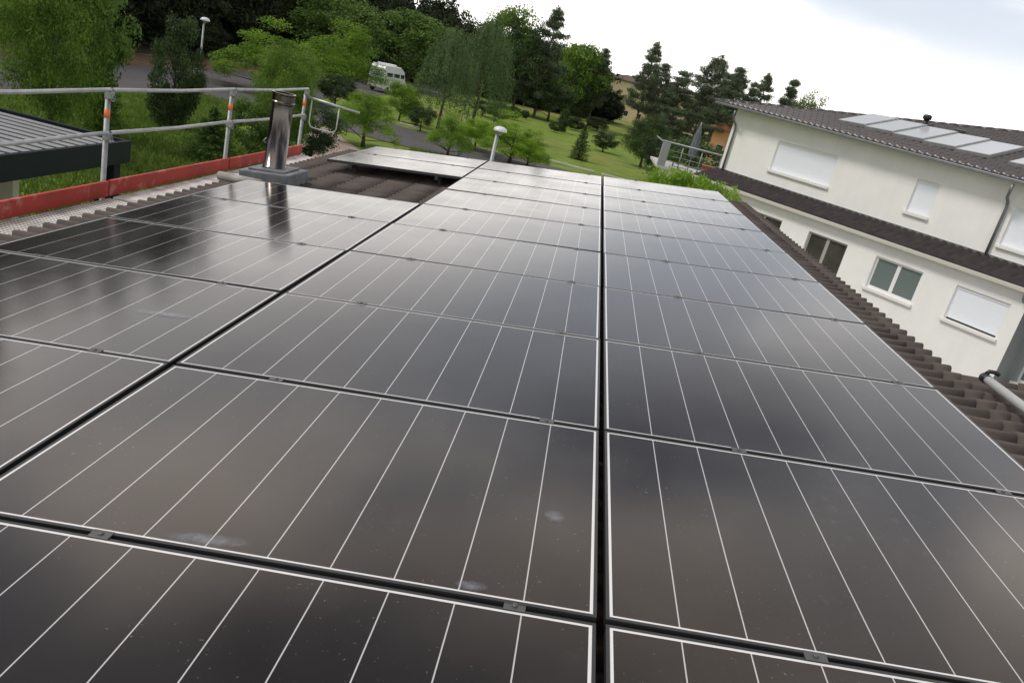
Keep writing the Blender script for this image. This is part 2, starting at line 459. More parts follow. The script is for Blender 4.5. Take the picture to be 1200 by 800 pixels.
def deck_material():
    M = mat('perforated_steel_deck', (0.60, 0.60, 0.57), 0.6, 0.3)
    t = M.node_tree; b = t.nodes['Principled BSDF']
    geo = t.nodes.new('ShaderNodeNewGeometry')
    v = t.nodes.new('ShaderNodeTexVoronoi'); v.feature = 'F1'; v.inputs['Scale'].default_value = 26; v.inputs['Randomness'].default_value = 0.0
    t.links.new(geo.outputs['Position'], v.inputs['Vector'])
    r = t.nodes.new('ShaderNodeMapRange'); r.inputs['From Min'].default_value = 0.28; r.inputs['From Max'].default_value = 0.36
    t.links.new(v.outputs['Distance'], r.inputs['Value'])
    h = t.nodes.new('ShaderNodeMix'); h.data_type = 'RGBA'
    h.inputs['A'].default_value = (0.07, 0.07, 0.065, 1)
    n = t.nodes.new('ShaderNodeTexNoise'); n.inputs['Scale'].default_value = 3.5; n.inputs['Detail'].default_value = 8
    t.links.new(geo.outputs['Position'], n.inputs['Vector'])
    h2 = t.nodes.new('ShaderNodeMix'); h2.data_type = 'RGBA'
    h2.inputs['A'].default_value = (0.40, 0.37, 0.33, 1); h2.inputs['B'].default_value = (0.72, 0.72, 0.70, 1)
    r2 = t.nodes.new('ShaderNodeMapRange'); r2.inputs['From Min'].default_value = 0.35; r2.inputs['From Max'].default_value = 0.6
    t.links.new(n.outputs['Fac'], r2.inputs['Value']); t.links.new(r2.outputs[0], h2.inputs['Factor'])
    t.links.new(h2.outputs['Result'], h.inputs['B'])
    t.links.new(r.outputs[0], h.inputs['Factor'])
    t.links.new(h.outputs['Result'], b.inputs['Base Color'])
    return M
M_deck = deck_material()
M_plank = mat('stained_pale_plank', (0.58, 0.55, 0.52), 0.85, noise=(6, 0.25, 8), stain=(4, (0.30, 0.22, 0.21), 0.53, 0.8))

# ------------------------------------------------------------------ ground, roads
def ground():
    def axis(lo, hi, step, far):
        a = list(np.arange(lo, hi + step, step))
        d = step
        x = hi
        while x < far:
            d *= 1.5; x += d; a.append(x)
        x = lo; d = step
        while x > -far:
            d *= 1.5; x -= d; a.insert(0, x)
        return np.array(a)
    xs = axis(-90, 60, 5, 2500); ys = axis(-10, 240, 5, 2500)
    X, Y = np.meshgrid(xs, ys)
    Z = np.full_like(X, GZ)
    rise = np.clip((-38 - X) / 60.0, 0, 1) * np.clip((Y + 20) / 40, 0, 1) * np.clip((420 - Y) / 200, 0, 1)
    Z += 11 * rise * rise * (3 - 2 * rise)
    v = np.stack([X.ravel(), Y.ravel(), Z.ravel()], 1)
    nx, ny = len(xs), len(ys)
    i = np.arange(ny - 1)[:, None] * nx + np.arange(nx - 1)[None]
    f = np.stack([i, i + 1, i + nx + 1, i + nx], -1).reshape(-1, 4)
    mesh_obj('ground', v, f, M_lawn, kind='structure', smooth=True)
ground()
def hill(x, y):
    r = min(max((-38 - x) / 60.0, 0), 1) * min(max((y + 20) / 40, 0), 1) * min(max((420 - y) / 200, 0), 1)
    return GZ + 11 * r * r * (3 - 2 * r)
def sheet(name, pts, z, material):
    mesh_obj(name, [(x, y, GZ + z) for x, y in pts], [list(range(len(pts)))], material, kind='structure')
# road along the wood, and the road that branches to the right behind the roof
sheet('road', [(-33.5, 10), (-27, 10), (-25.2, 30), (-24.4, 44), (-21.5, 47.5), (-8, 46.8), (6, 45.5), (30, 44), (30, 55.5), (6, 56.0), (-10, 56.6), (-19, 58.5), (-22.0, 62), (-22.5, 90), (-21.5, 130), (-27.5, 130), (-31, 90), (-31.5, 60), (-33.5, 30)], 0.03, M_asphalt)
sheet('dry_bank', [(-37.5, 5), (-33.6, 5), (-33.6, 30), (-31.6, 60), (-31.1, 90), (-27.6, 130), (-31, 130), (-36, 90), (-37, 60)], 0.02, M_dry)
sheet('gravel_path', [(-17.5, 44.5), (-15.6, 46.6), (-10.5, 38.5), (-11.0, 33), (-13.5, 33), (-14.0, 38)], 0.02, M_gravel)
sheet('yard_bounce_sheet', [(2.0, -25), (45, -25), (45, 14), (21.5, 14), (8.5, 31), (4.8, 37), (2.6, 30), (2.0, 14)], 0.02, mat('neutral_bounce_grey', (0.30, 0.29, 0.275), 0.9, noise=(1.5, 0.2, 8)))  # unseen paving added so grey, not green, light bounces onto the white house
kb = MB()
for x0, x1, y0, y1 in ((-20.2, -13.0, 59.3, 59.2), (-9.8, -5.4, 60.4, 60.5), (-4.6, 0.6, 59.8, 59.3), (1.2, 14, 59.2, 58.7)):
    n = int(abs(x1 - x0))
    for k in range(n):
        a, b_ = x0 + (x1 - x0) * k / n, x0 + (x1 - x0) * (k + 0.97) / n
        y = y0 + (y1 - y0) * k / n
        kb.box(a, b_, y - 0.13, y + 0.13, GZ, GZ + 0.13, 0.015)
kb.build('kerb', M_kerb, kind='structure')

# ------------------------------------------------------------------ the roof we stand on
def wave(v, pitch, h):
    f = (v / pitch) % 1.0
    return h * np.where(f < 0.17, np.sin(np.clip(f / 0.17, 0, 1) * PI / 2) ** 0.7, 0.5 + 0.5 * np.cos(PI * ((f - 0.17) / 0.83) ** 1.25))
def tile_sheet(u0, u1, v0, v1, n_top, pitch=0.152, course=0.343, h=0.05, spw=12, lip=0.009):
    nv = int(round((v1 - v0) / pitch * spw)) + 1
    vv = np.linspace(v0, v1, nv)
    wv = wave(vv, pitch, h) - h
    rows = []
    u = u0
    prng = np.random.default_rng(5)
    while u < u1 - 0.02:
        ue = min(u + course, u1)
        jit = np.repeat(prng.normal(0, 0.0035, int(nv / (2 * spw)) + 2), 2 * spw)[:nv]
        if not rows: rows.append((u + 0.004, n_top - 0.055 + wv))
        rows.append((u + jit, n_top - lip * 0.5 + wv * 0.92 - 0.02))
        rows.append((u + jit + 0.001, n_top + wv + jit * 0.5))
        rows.append((np.full(nv, ue - 0.0), n_top - lip * (1 if ue < u1 else 0.3) + wv))
        u = ue
    rows.append((np.full(nv, u1 + 0.003), n_top - 0.07 + wv))
    V = []
    for uu, nn in rows:
        uu = np.broadcast_to(uu, vv.shape)
        V.append(np.stack([uu, vv, nn], 1))
    V = np.concatenate(V)
    nr = len(rows)
    i = np.arange(nr - 1)[:, None] * nv + np.arange(nv - 1)[None]
    f = np.stack([i, i + 1 * nv, i + nv + 1, i + 1], -1).reshape(-1, 4)
    W = np.array([[math.cos(TAU), 0, -math.sin(TAU)], [0, 1, 0], [math.sin(TAU), 0, math.cos(TAU)]])
    return V @ W.T, f
house = thing('low_house', 'house under the brown tiled roof that carries the black solar panels', 'house', (0, 4, GZ))
hv, hf = tile_sheet(-4.04, 2.245, -3.6, 11.96, -0.143)
o = mesh_obj('tiled_roof', hv - np.array([0, 4, GZ]), hf, M_tile, house, smooth=False)
ev, ef = tile_sheet(2.235, 2.87, -3.6, 4.28, -0.147)
mesh_obj('roof_extension', ev - np.array([0, 4, GZ]), ef, M_tile, house)
w = MB()
zl, zr = rp(-3.6, 0, -0.245).z - GZ, rp(1.95, 0, -0.245).z - GZ
w.bm.verts.ensure_lookup_table()
pv = [(-3.55, -7.2, 0), (1.9, -7.2, 0), (1.9, 7.6, 0), (-3.55, 7.6, 0), (-3.55, -7.2, zl), (1.9, -7.2, zr), (1.9, 7.6, zr), (-3.55, 7.6, zl)]
q = [w.bm.verts.new(p) for p in pv]
for fs in ((0, 1, 5, 4), (1, 2, 6, 5), (2, 3, 7, 6), (3, 0, 4, 7)): w.bm.faces.new([q[k] for k in fs])
w.build('wall', M_render, house)
u = MB()   # roof underside boarding
a = [rp(-3.99, -3.58, -0.225), rp(2.22, -3.58, -0.225), rp(2.22, 11.92, -0.225), rp(-3.99, 11.92, -0.225)]
b_ = [rp(-3.99, -3.58, -0.26), rp(2.22, -3.58, -0.26), rp(2.22, 11.92, -0.26), rp(-3.99, 11.92, -0.26)]
off = Vector((0, 4, GZ))
q = [u.bm.verts.new(p - off) for p in a + b_]
for fs in ((0, 1, 2, 3), (4, 7, 6, 5), (0, 4, 5, 1), (1, 5, 6, 2), (2, 6, 7, 3), (3, 7, 4, 0)): u.bm.faces.new([q[k] for k in fs])
u.build('roof_boarding', M_bark, house)

# ------------------------------------------------------------------ solar panels
PW, PH = 1.722, 1.139           # long side across the roof, short side along the rows
QX, QY = 1.745, 1.154
def panel_frame_mesh():
    bm = bmesh.new()
    hx, hy, L = PW / 2, PH / 2, 0.0095
    def ring(dx, z): return [bm.verts.new((sx * (hx - dx), sy * (hy - dx), z)) for sx, sy in ((-1, -1), (1, -1), (1, 1), (-1, 1))]
    rs = [ring(0.03, -0.033), ring(0, -0.033), ring(0, -0.001), ring(0.001, 0), ring(L, 0), ring(L, -0.0016)]
    for a, b in zip(rs, rs[1:]):
        for k in range(4): bm.faces.new((a[k], a[(k + 1) % 4], b[(k + 1) % 4], b[k]))
    bmesh.ops.recalc_face_normals(bm, faces=bm.faces)
    me = bpy.data.meshes.new('frame'); bm.to_mesh(me); bm.free(); me.materials.append(M_frame)
    return me
def panel_glass_mesh():
    hx, hy = PW / 2 - 0.0095, PH / 2 - 0.0095
    B = 0.0085
    V, F, MI = [], [], []
    def rect(x0, x1, y0, y1, mi):
        n = len(V)
        V.extend([(x0, y0, -0.0016), (x1, y0, -0.0016), (x1, y1, -0.0016), (x0, y1, -0.0016)])
        F.append((n, n + 1, n + 2, n + 3)); MI.append(mi)
    rect(-hx, hx, -hy, -hy + B, 1); rect(-hx, hx, hy - B, hy, 1)
    rect(-hx, -hx + B, -hy + B, hy - B, 1); rect(hx - B, hx, -hy + B, hy - B, 1)
    x0, x1 = -hx + B, hx - B
    lw = 0.0035
    n = 10
    for k in range(n):
        a = x0 + (x1 - x0) * k / n + (lw / 2 if k else 0)
        b = x0 + (x1 - x0) * (k + 1) / n - (lw / 2 if k < n - 1 else 0)
        rect(a, b, -hy + B, hy - B, 0)
        if k < n - 1: rect(b, b + lw, -hy + B, hy - B, 2)
    me = bpy.data.meshes.new('glass'); me.from_pydata(V, [], F)
    me.materials.append(M_cell); me.materials.append(M_back); me.materials.append(M_line)
    me.polygons.foreach_set('material_index', MI); me.update()
    return me
def clamp_mesh():
    b = MB()
    b.box(-0.028, 0.028, -0.0165, 0.0165, 0.0004, 0.0038, 0.001)
    b.box(-0.026, 0.026, -0.006, 0.006, -0.03, 0.0003)
    b.lathe([(0.0, 0.0085), (0.006, 0.0085), (0.007, 0.0078), (0.007, 0.0039)], seg=12)
    bmesh.ops.recalc_face_normals(b.bm, faces=b.bm.faces)
    me = bpy.data.meshes.new('clamp'); b.bm.to_mesh(me); b.bm.free(); me.materials.append(M_clamp)
    return me
me_frame, me_glass, me_clamp = panel_frame_mesh(), panel_glass_mesh(), clamp_mesh()
proto = bpy.data.objects.new('solar_panel', None)
p_frame = bpy.data.objects.new('frame', me_frame); p_glass = bpy.data.objects.new('glass', me_glass); p_clamp = bpy.data.objects.new('clamp', me_clamp)
ORD = ['front', 'second', 'third', 'fourth', 'fifth', 'sixth', 'seventh', 'eighth', 'ninth', 'tenth']
cols = {'left': (-1.5 * QX, (-0.55, 0.55), (0, 1, 2, 3, 4, 5, 8, 9)),
        'middle': (-0.5 * QX, (-0.445, 0.665), range(10)),
        'right': (0.5 * QX, (-0.36, 0.66), range(10))}
first = True
for cname, (uc, clo, rws) in cols.items():
    for r_ in rws:
        root = proto if first else proto.copy()
        C.objects.link(root)
        u_j = uc + random.uniform(-0.002, 0.002)
        root.matrix_world = WM @ Matrix.Translation((u_j, (r_ + 0.5) * QY, 0)) @ Matrix.Rotation(random.gauss(0, 0.0022), 4, 'X') @ Matrix.Rotation(random.gauss(0, 0.0018), 4, 'Y')
        if cname == 'left' and r_ == 8: lab = 'black solar panel behind the tile gap, nearer one of the two past the chimney'
        elif cname == 'left' and r_ == 9: lab = 'black solar panel at the far left roof corner, last past the chimney'
        elif cname == 'left' and r_ == 5: lab = 'black solar panel in the left column, next to the steel chimney and showing its reflection'
        elif r_ == 9: lab = 'black solar panel ending the %s column at the far roof edge' % cname
        elif r_ == 1 and cname == 'middle': lab = 'large black solar panel in the middle column, second from the camera, with a pale smudge'
        elif r_ == 0: lab = 'black solar panel nearest the camera in the %s column' % cname
        else: lab = 'black solar panel in the %s column, %s row from the camera' % (cname, ORD[r_])
        tag(root, lab, 'solar panel', 'black solar panels on the tiled roof')
        parts = [(p_frame, None), (p_glass, None)] + [(p_clamp, c) for c in clo]
        for src, c in parts:
            if c is not None and r_ == 9 : pass
            ob = src if (first and src is not p_clamp) else src.copy()
            C.objects.link(ob); ob.parent = root
            if c is not None: ob.location = (c + random.uniform(-0.02, 0.02), QY / 2, 0)
        first = False
# pale smudges on the glass
def smudge(u, v, rx, ry, seed, parent_label):
    M = bpy.data.materials.get('pale_smudge')
    if not M:
        M = bpy.data.materials.new('pale_smudge'); M.use_nodes = True
        t = M.node_tree; b = t.nodes['Principled BSDF']
        b.inputs['Base Color'].default_value = (0.42, 0.45, 0.52, 1); b.inputs['Roughness'].default_value = 0.5
        co = t.nodes.new('ShaderNodeTexCoord'); n = t.nodes.new('ShaderNodeTexNoise'); n.inputs['Scale'].default_value = 38; n.inputs['Detail'].default_value = 5
        t.links.new(co.outputs['Object'], n.inputs['Vector'])
        g = t.nodes.new('ShaderNodeTexGradient'); g.gradient_type = 'SPHERICAL'
        t.links.new(co.outputs['UV'], g.inputs['Vector'])
        mu = t.nodes.new('ShaderNodeMath'); mu.operation = 'MULTIPLY'
        t.links.new(n.outputs['Fac'], mu.inputs[0]); t.links.new(g.outputs['Fac'], mu.inputs[1])
        mr = t.nodes.new('ShaderNodeMapRange'); mr.inputs['From Min'].default_value = 0.12; mr.inputs['From Max'].default_value = 0.5; mr.inputs['To Max'].default_value = 0.34
        t.links.new(mu.outputs[0], mr.inputs['Value']); t.links.new(mr.outputs[0], b.inputs['Alpha'])
    me = bpy.data.meshes.new('smudge')
    n = 24
    V = [(rx * math.cos(2 * PI * k / n), ry * math.sin(2 * PI * k / n), 0) for k in range(n)]
    me.from_pydata(V, [], [list(range(n))])
    uv = me.uv_layers.new()
    for l in me.loops: uv.data[l.index].uv = (V[l.vertex_index][0] / rx, V[l.vertex_index][1] / ry)
    me.materials.append(M)
    o = bpy.data.objects.new('smudge', me); C.objects.link(o)
    bpy.context.view_layer.update()
    par = [x for x in C.objects if x.get('label', '') == parent_label][0]
    o.parent = par
    o.matrix_parent_inverse = par.matrix_world.inverted()
    o.matrix_world = WM @ Matrix.Translation((u, v, 0.0012)) @ Matrix.Rotation(seed, 4, 'Z')
smudge(-0.144, 1.61, 0.045, 0.05, 0.3, 'large black solar panel in the middle column, second from the camera, with a pale smudge')
smudge(-0.34, 1.205, 0.06, 0.03, 0.1, 'large black solar panel in the middle column, second from the camera, with a pale smudge')
smudge(-1.05, 1.21, 0.16, 0.04, 0.1, 'large black solar panel in the middle column, second from the camera, with a pale smudge')
smudge(-2.07, 2.85, 0.22, 0.05, 0.1, 'black solar panel in the left column, third row from the camera')
# mounting rails that show under the far left pair and along the open edges
def rail(u, v0, v1, label):
    b = MB()
    b.box(-0.02, 0.02, v0, v1, -0.075, -0.034)
    for vv in np.arange(v0 + 0.25, v1, 1.1):
        b.box(-0.015, 0.015, vv - 0.02, vv + 0.02, -0.185, -0.0755)
    o = b.build('mounting_rail', M_rail)
    o.matrix_world = WM @ Matrix.Translation((u, 0, 0))
    tag(o, label, 'rail', 'mounting rails under the panels')
rail(-1.5 * QX + 0.55, 8 * QY - 0.04, 10 * QY + 0.05, 'dark mounting rail under the far left panels, inner one near the middle column')
rail(-1.5 * QX - 0.55, 8 * QY - 0.04, 10 * QY + 0.05, 'dark mounting rail under the far left panels, outer one near the eave')
for cname, (uc, clo, rws) in cols.items():
    for c, side in zip(clo, ('left', 'right')):
        rail(uc + c, -0.05, (6 if cname == 'left' else 10) * QY + 0.03, 'dark mounting rail under the %s panel column, its %s one' % (cname, side))

# ------------------------------------------------------------------ steel chimney
ch_u, ch_v = -3.60, 7.86
base = rp(ch_u, ch_v, 0.005)
ch = thing('chimney', 'shiny stainless steel flue chimney on a lead-covered base in the tile gap', 'chimney', base)
b = MB(); rr = 0.114
b.lathe([(rr + 0.012, -0.03), (rr + 0.012, 0.02), (rr, 0.022), (rr, 0.70)], seg=40)
b.build('flue_pipe', mat('polished_steel', (0.115, 0.105, 0.098), 0.17, 1.0, noise=(3, 0.3)), ch)
b = MB()
b.lathe([(rr + 0.004, 0.68), (rr + 0.011, 0.69), (rr + 0.011, 0.705), (rr + 0.004, 0.715), (rr + 0.004, 0.775), (rr + 0.009, 0.785), (rr + 0.009, 0.80), (rr - 0.006, 0.80), (rr - 0.008, 0.5)], seg=72)
for f in b.bm.faces: f.smooth = False
b.build('rim', bpy.data.materials['polished_steel'], ch)
b = MB()
b.tube([(-rr - 0.003, -0.03, 0.30), (-rr - 0.03, -0.03, 0.27), (-rr - 0.003, -0.03, 0.24)], 0.008, 6)
b.build('latch', M_galv, ch)
b = MB()
Mb = Matrix.Rotation(-TAU, 4, 'Y')
b.box(-0.27, 0.27, -0.30, 0.30, -0.19, -0.018, 0.012, M=Mb)
b.box(-0.20, 0.20, -0.22, 0.22, -0.0175, 0.004, 0.006, M=Mb)
b.build('base_flashing', M_lead, ch)
b = MB()
b.tube([rp(-3.87, 7.12, -0.035), rp(-3.40, 7.04, -0.050)], 0.045, 12)
tag(b.build('loose_pipe', mat('weathered_pipe', (0.30, 0.285, 0.26), 0.8, noise=(12, 0.3))), 'short pale pipe lying on the tiles in front of the chimney base', 'pipe')

# light tube along the right roof edge
b = MB()
pA, pB = rp(2.275, 4.06, -0.088), rp(2.275, 0.2, -0.088)
tb = thing('edge_tube', 'pale grey tube with a black end cap along the right roof edge', 'tube', pA)
b.tube([(0, 0, 0), pB - pA], 0.026, 14); b.build('tube', mat('pale_grey_plastic', (0.50, 0.51, 0.50), 0.5), tb)
b = MB(); b.tube([(0, 0.035, 0.0), (0, -0.02, 0.0)], 0.029, 12)
b.tube([(0, 0.03, 0.02), (0.015, 0.03, 0.042), (0.05, 0.025, 0.045), (0.07, 0.02, 0.038)], 0.013, 8)
b.build('end_cap', M_black, tb)

# ------------------------------------------------------------------ scaffold on the left eave
SX = -4.75
DZ = -0.84
sc = thing('scaffold', 'galvanised scaffold with guard rails and red toe boards along the left eave', 'scaffold', (SX, 6.65, GZ))
so = Vector((SX, 6.65, GZ))
posts = [-0.95, 1.58, 4.11, 6.64, 9.20, 11.75]
for py in posts:
    b = MB(); b.tube([Vector((SX, py, GZ)) - so, Vector((SX, py, 0.17)) - so], 0.0245, 14)
    po = b.build('post', M_galv, sc)
    b = MB(); b.tube([Vector((SX, py, -0.10)) - so, Vector((SX, py, -0.02)) - so], 0.0262, 14)
    b.build('orange_band', M_orange, po)
    for zz in (0.11, -0.27):
        b = MB(); b.box(-0.03, 0.035, -0.034, 0.034, -0.035, 0.035, 0.008, M=Matrix.Translation(Vector((SX + 0.012, py, zz)) - so))
        b.tube([Vector((SX + 0.05, py + 0.03 * math.cos(t), zz - 0.02 + 0.03 * math.sin(t))) - so for t in np.linspace(0, 2 * PI, 9)], 0.006, 6)
        b.build('coupler', M_galv, po)
    b = MB(); b.tube([Vector((SX + 0.73, py, GZ)) - so, Vector((SX + 0.73, py, DZ - 0.06)) - so], 0.0245, 12)
    b.build('inner_post', M_galv, sc)
    b = MB(); b.tube([Vector((SX, py, DZ - 0.07)) - so, Vector((SX + 0.73, py, DZ - 0.07)) - so], 0.022, 10)
    b.build('transom', M_galv, sc)
for p0, p1 in zip(posts, posts[1:]):
    for nm, zz in (('guard_rail', 0.16), ('mid_rail', -0.235)):
        b = MB(); b.tube([Vector((SX + 0.03, p0 + 0.02, zz)) - so, Vector((SX + 0.03, (p0 + p1) / 2, zz - 0.012)) - so, Vector((SX + 0.03, p1 - 0.02, zz + 0.004)) - so], 0.019, 12)
        b.build(nm, M_alu, sc)
    b = MB(); b.box(-0.016, 0.016, p0 + 0.02 - 6.65, p1 - 0.015 - 6.65, DZ - GZ, DZ - GZ + 0.152, 0.004, M=Matrix.Translation((0.05, 0, random.uniform(-0.006, 0.004))))
    b.build('toe_board', M_red, sc)
    for k in range(2):
        b = MB(); x0 = 0.09 + k * 0.325
        b.box(x0, x0 + 0.315, p0 + 0.03 - 6.65, p1 - 0.03 - 6.65, DZ - GZ - 0.05, DZ - GZ - 0.001 * k, 0.004)
        b.build('deck_plank', M_deck if p1 < 6.7 else M_plank, sc)
b = MB()   # end guard at the far end, with its hanging loop
b.tube([Vector((SX - 0.04, 11.78, 0.045)) - so, Vector((-3.88, 11.78, -0.005)) - so], 0.019, 12)
b.tube([Vector((-4.65, 11.78, 0.03)) - so, Vector((-4.65, 11.78, -0.33)) - so, Vector((-4.62, 11.78, -0.385)) - so, Vector((-4.57, 11.78, -0.40)) - so,
        Vector((-4.29, 11.78, -0.40)) - so, Vector((-4.23, 11.78, -0.385)) - so, Vector((-4.205, 11.78, -0.33)) - so, Vector((-4.205, 11.78, 0.0)) - so], 0.0105, 10)
b.build('end_guard', M_alu, sc)

# ------------------------------------------------------------------ carport on the left
CZ = -2.18
cp = thing('carport', 'flat dark carport with ribbed grey metal roof, left of the scaffold', 'carport', (-9.95, 11.9, GZ))
co_ = Vector((-9.95, 11.9, GZ))
ys = np.linspace(7.6, 15.8, 8 * 25 + 1)
y = 7.62
b = MB()
while y < 15.6:
    b.box(-18.99 + 9.95, -10.01 + 9.95, y - 11.9, y + 0.205 - 11.9, CZ - 0.02 - GZ, CZ - GZ, 0.004)
    y += 0.32
b.build('roof_slats', M_trap, cp)
b = MB()
for (x0, x1, y0, y1) in ((-10.0, -9.9, 7.5, 15.9), (-19.1, -19.0, 7.5, 15.9), (-18.99, -10.01, 15.8, 15.9), (-18.99, -10.01, 7.5, 7.6)):
    b.box(x0 + 9.95, x1 + 9.95, y0 - 11.9, y1 - 11.9, CZ - 0.46 - GZ, CZ + 0.01 - GZ, 0.006)
b.box(-18.98 + 9.95, -10.02 + 9.95, 7.62 - 11.9, 15.78 - 11.9, CZ - 0.34 - GZ, CZ - 0.20 - GZ)
b.build('fascia', M_anth, cp)
for x_, y_ in ((-10.16, 15.66), (-10.16, 7.8), (-18.8, 15.66), (-18.8, 7.8)):
    b = MB(); b.box(x_ - 0.13 + 9.95, x_ + 0.13 + 9.95, y_ - 0.12 - 11.9, y_ + 0.12 - 11.9, 0, CZ - 0.461 - GZ, 0.01); b.build('post', M_anth, cp)
b = MB(); b.box(-16.5, -11.9, 15.0, 15.2, GZ, GZ + 2.0, 0.01)
tag(b.build('cream_wall', M_cream), 'low cream wall seen beneath the dark carport fascia', 'wall')
b = MB(); b.box(-15.4, -14.95, 12.9, 13.3, GZ, GZ + 2.0, 0.01)
tag(b.build('grey_pillar', M_concrete), 'grey pillar beside the cream wall under the carport', 'pillar')
b = MB(); b.box(-11.5, -8.8, 17.2, 17.5, GZ, GZ + 0.85, 0.03)
b.box(-11.6, -8.7, 17.15, 17.55, GZ + 0.851, GZ + 0.93, 0.02)
tag(b.build('dark_garden_wall', M_anth), 'low dark garden wall on the grass behind the carport', 'garden wall')

# ------------------------------------------------------------------ the white house on the right
rotz = -0.9213013
F0 = Vector((21.1719, 15.8310, GZ))
hs = thing('white_house', 'two-storey off-white house with dark tiled hip roof and roller shutters, on the right', 'house', F0, rotz)
def wall_holes(b, x0, x1, z0, z1, holes, y, depth, slant=0.0):
    xs = sorted({x0, x1, *[h[0] for h in holes], *[h[1] for h in holes]})
    zs = sorted({z0, z1, *[h[2] for h in holes], *[h[3] for h in holes]})
    for xa, xb in zip(xs, xs[1:]):
        for za, zb in zip(zs, zs[1:]):
            if any(h[0] <= xa and xb <= h[1] and h[2] <= za and zb <= h[3] for h in holes): continue
            t0 = slant * (xa - x0) if zb == z1 else 0
            t1 = slant * (xb - x0) if zb == z1 else 0
            b.quad((xa, y, za), (xb, y, za), (xb, y, zb + t1), (xa, y, zb + t0))
    for a, c, d, e in holes:
        b.quad((a, y, d), (a, y, e), (a, y + depth, e), (a, y + depth, d))
        b.quad((c, y, d), (c, y + depth, d), (c, y + depth, e), (c, y, e))
        b.quad((a, y, e), (c, y, e), (c, y + depth, e), (a, y + depth, e))
        b.quad((a, y, d), (a, y + depth, d), (c, y + depth, d), (c, y, d))
up_w = [(-22.90, -19.86, 4.46, 5.66), (-16.42, -15.54, 4.44, 5.60), (-12.93, -10.4, 4.28, 5.52), (-7, -4, 4.3, 5.5)]
lo_w = [(-22.6, -20.65, 1.3, 2.76), (-19.29, -17.48, 0.6, 2.75), (-16.24, -14.39, 1.60, 2.75), (-13.18, -11.40, 1.60, 2.75)]
gr_w = [(-10.72, -9.3, 0.44, 1.46)]
TL = -25.65
b = MB()
wall_holes(b, TL, 6.0, 3.2, 6.535, up_w, 0.0, 0.16, -0.0215)
b.quad((TL, 0, 3.2), (TL, 18, 3.2), (TL, 18, 6.36), (TL, 0, 6.36))
b.quad((6, 0, 3.2), (6, 18, 3.2), (6, 18, 5.74), (6, 0, 5.74))
b.quad((TL, 18, 0), (6, 18, 0), (6, 18, 5.7), (TL, 18, 6.36))
b.build('upper_wall', M_render, hs)
b = MB()
wall_holes(b, TL, -10.96, 0.0, 3.30, lo_w, -0.9, 0.16)
b.quad((TL, -0.9, 0), (TL, 18, 0), (TL, 18, 3.3), (TL, -0.9, 3.3))
b.build('lower_wall', M_render, hs)
b = MB()
wall_holes(b, -10.958, 6.0, 0.0, 3.30, gr_w, -0.1, 0.3)
b.quad((-10.958, -0.9, 0), (-10.958, -0.1, 0), (-10.958, -0.1, 3.3), (-10.958, -0.9, 3.3))
b.build('grey_wall', M_greywall, hs)
def sill(parent, a, c, z, y, d=0.16):
    b = MB(); b.box(a - 0.06, c + 0.06, y - 0.09, y + d - 0.004, z - 0.10, z + 0.004, 0.008); b.build('sill', M_sill, parent)
def shutter(a, c, d, e, y, gap=0.0):
    b = MB(); b.box(a + 0.045, c - 0.045, y + 0.075, y + 0.09, d + 0.01 + gap, e - 0.10)
    o = b.build('shuttered_window', M_shutter, hs)
    b = MB()
    b.box(a + 0.002, a + 0.044, y + 0.06, y + 0.13, d + 0.006, e - 0.1015); b.box(c - 0.044, c - 0.002, y + 0.06, y + 0.13, d + 0.006, e - 0.1015)
    b.box(a + 0.002, c - 0.002, y + 0.05, y + 0.15, e - 0.10, e - 0.002)
    b.build('shutter_guide', M_white, o)
    if gap:
        b = MB(); b.box(a + 0.046, c - 0.046, y + 0.12, y + 0.14, d + 0.006, d + gap + 0.2); b.build('pane', M_glass, o)
    sill(o, a, c, d, y)
for h in up_w: shutter(*h, 0.0)
shutter(*lo_w[3], -0.9, gap=0.06)
def casement(a, c, d, e, y, fmat, gmat, with_sill=True, fw=0.075, depth=0.16):
    b = MB()
    mid = (a + c) / 2
    yy = y + depth - 0.07
    b.box(a + 0.002, a + fw, yy, yy + 0.06, d + 0.002, e - 0.002); b.box(c - fw, c - 0.002, yy, yy + 0.06, d + 0.002, e - 0.002)
    b.box(a + fw + 0.001, c - fw - 0.001, yy, yy + 0.06, d + 0.002, d + fw + 0.02); b.box(a + fw + 0.001, c - fw - 0.001, yy, yy + 0.06, e - fw, e - 0.002)
    b.box(mid - 0.07, mid + 0.07, yy - 0.004, yy + 0.056, d + fw + 0.021, e - fw - 0.001)
    o = b.build('casement_window', fmat, hs)
    for x0, x1 in ((a + fw + 0.002, mid - 0.072), (mid + 0.072, c - fw - 0.002)):
        b = MB(); b.box(x0, x1, yy + 0.02, yy + 0.035, d + fw + 0.022, e - fw - 0.002); b.build('pane', gmat, o)
    if with_sill: sill(o, a, c, d, y, depth)
casement(*lo_w[0], -0.9, M_brownfr, M_dimglass)
casement(*lo_w[1], -0.9, M_brownfr, M_dimglass, False)
casement(*lo_w[2], -0.9, M_white, M_ftglass)
casement(*gr_w[0], -0.1, M_white, M_ftglass, True, depth=0.3)
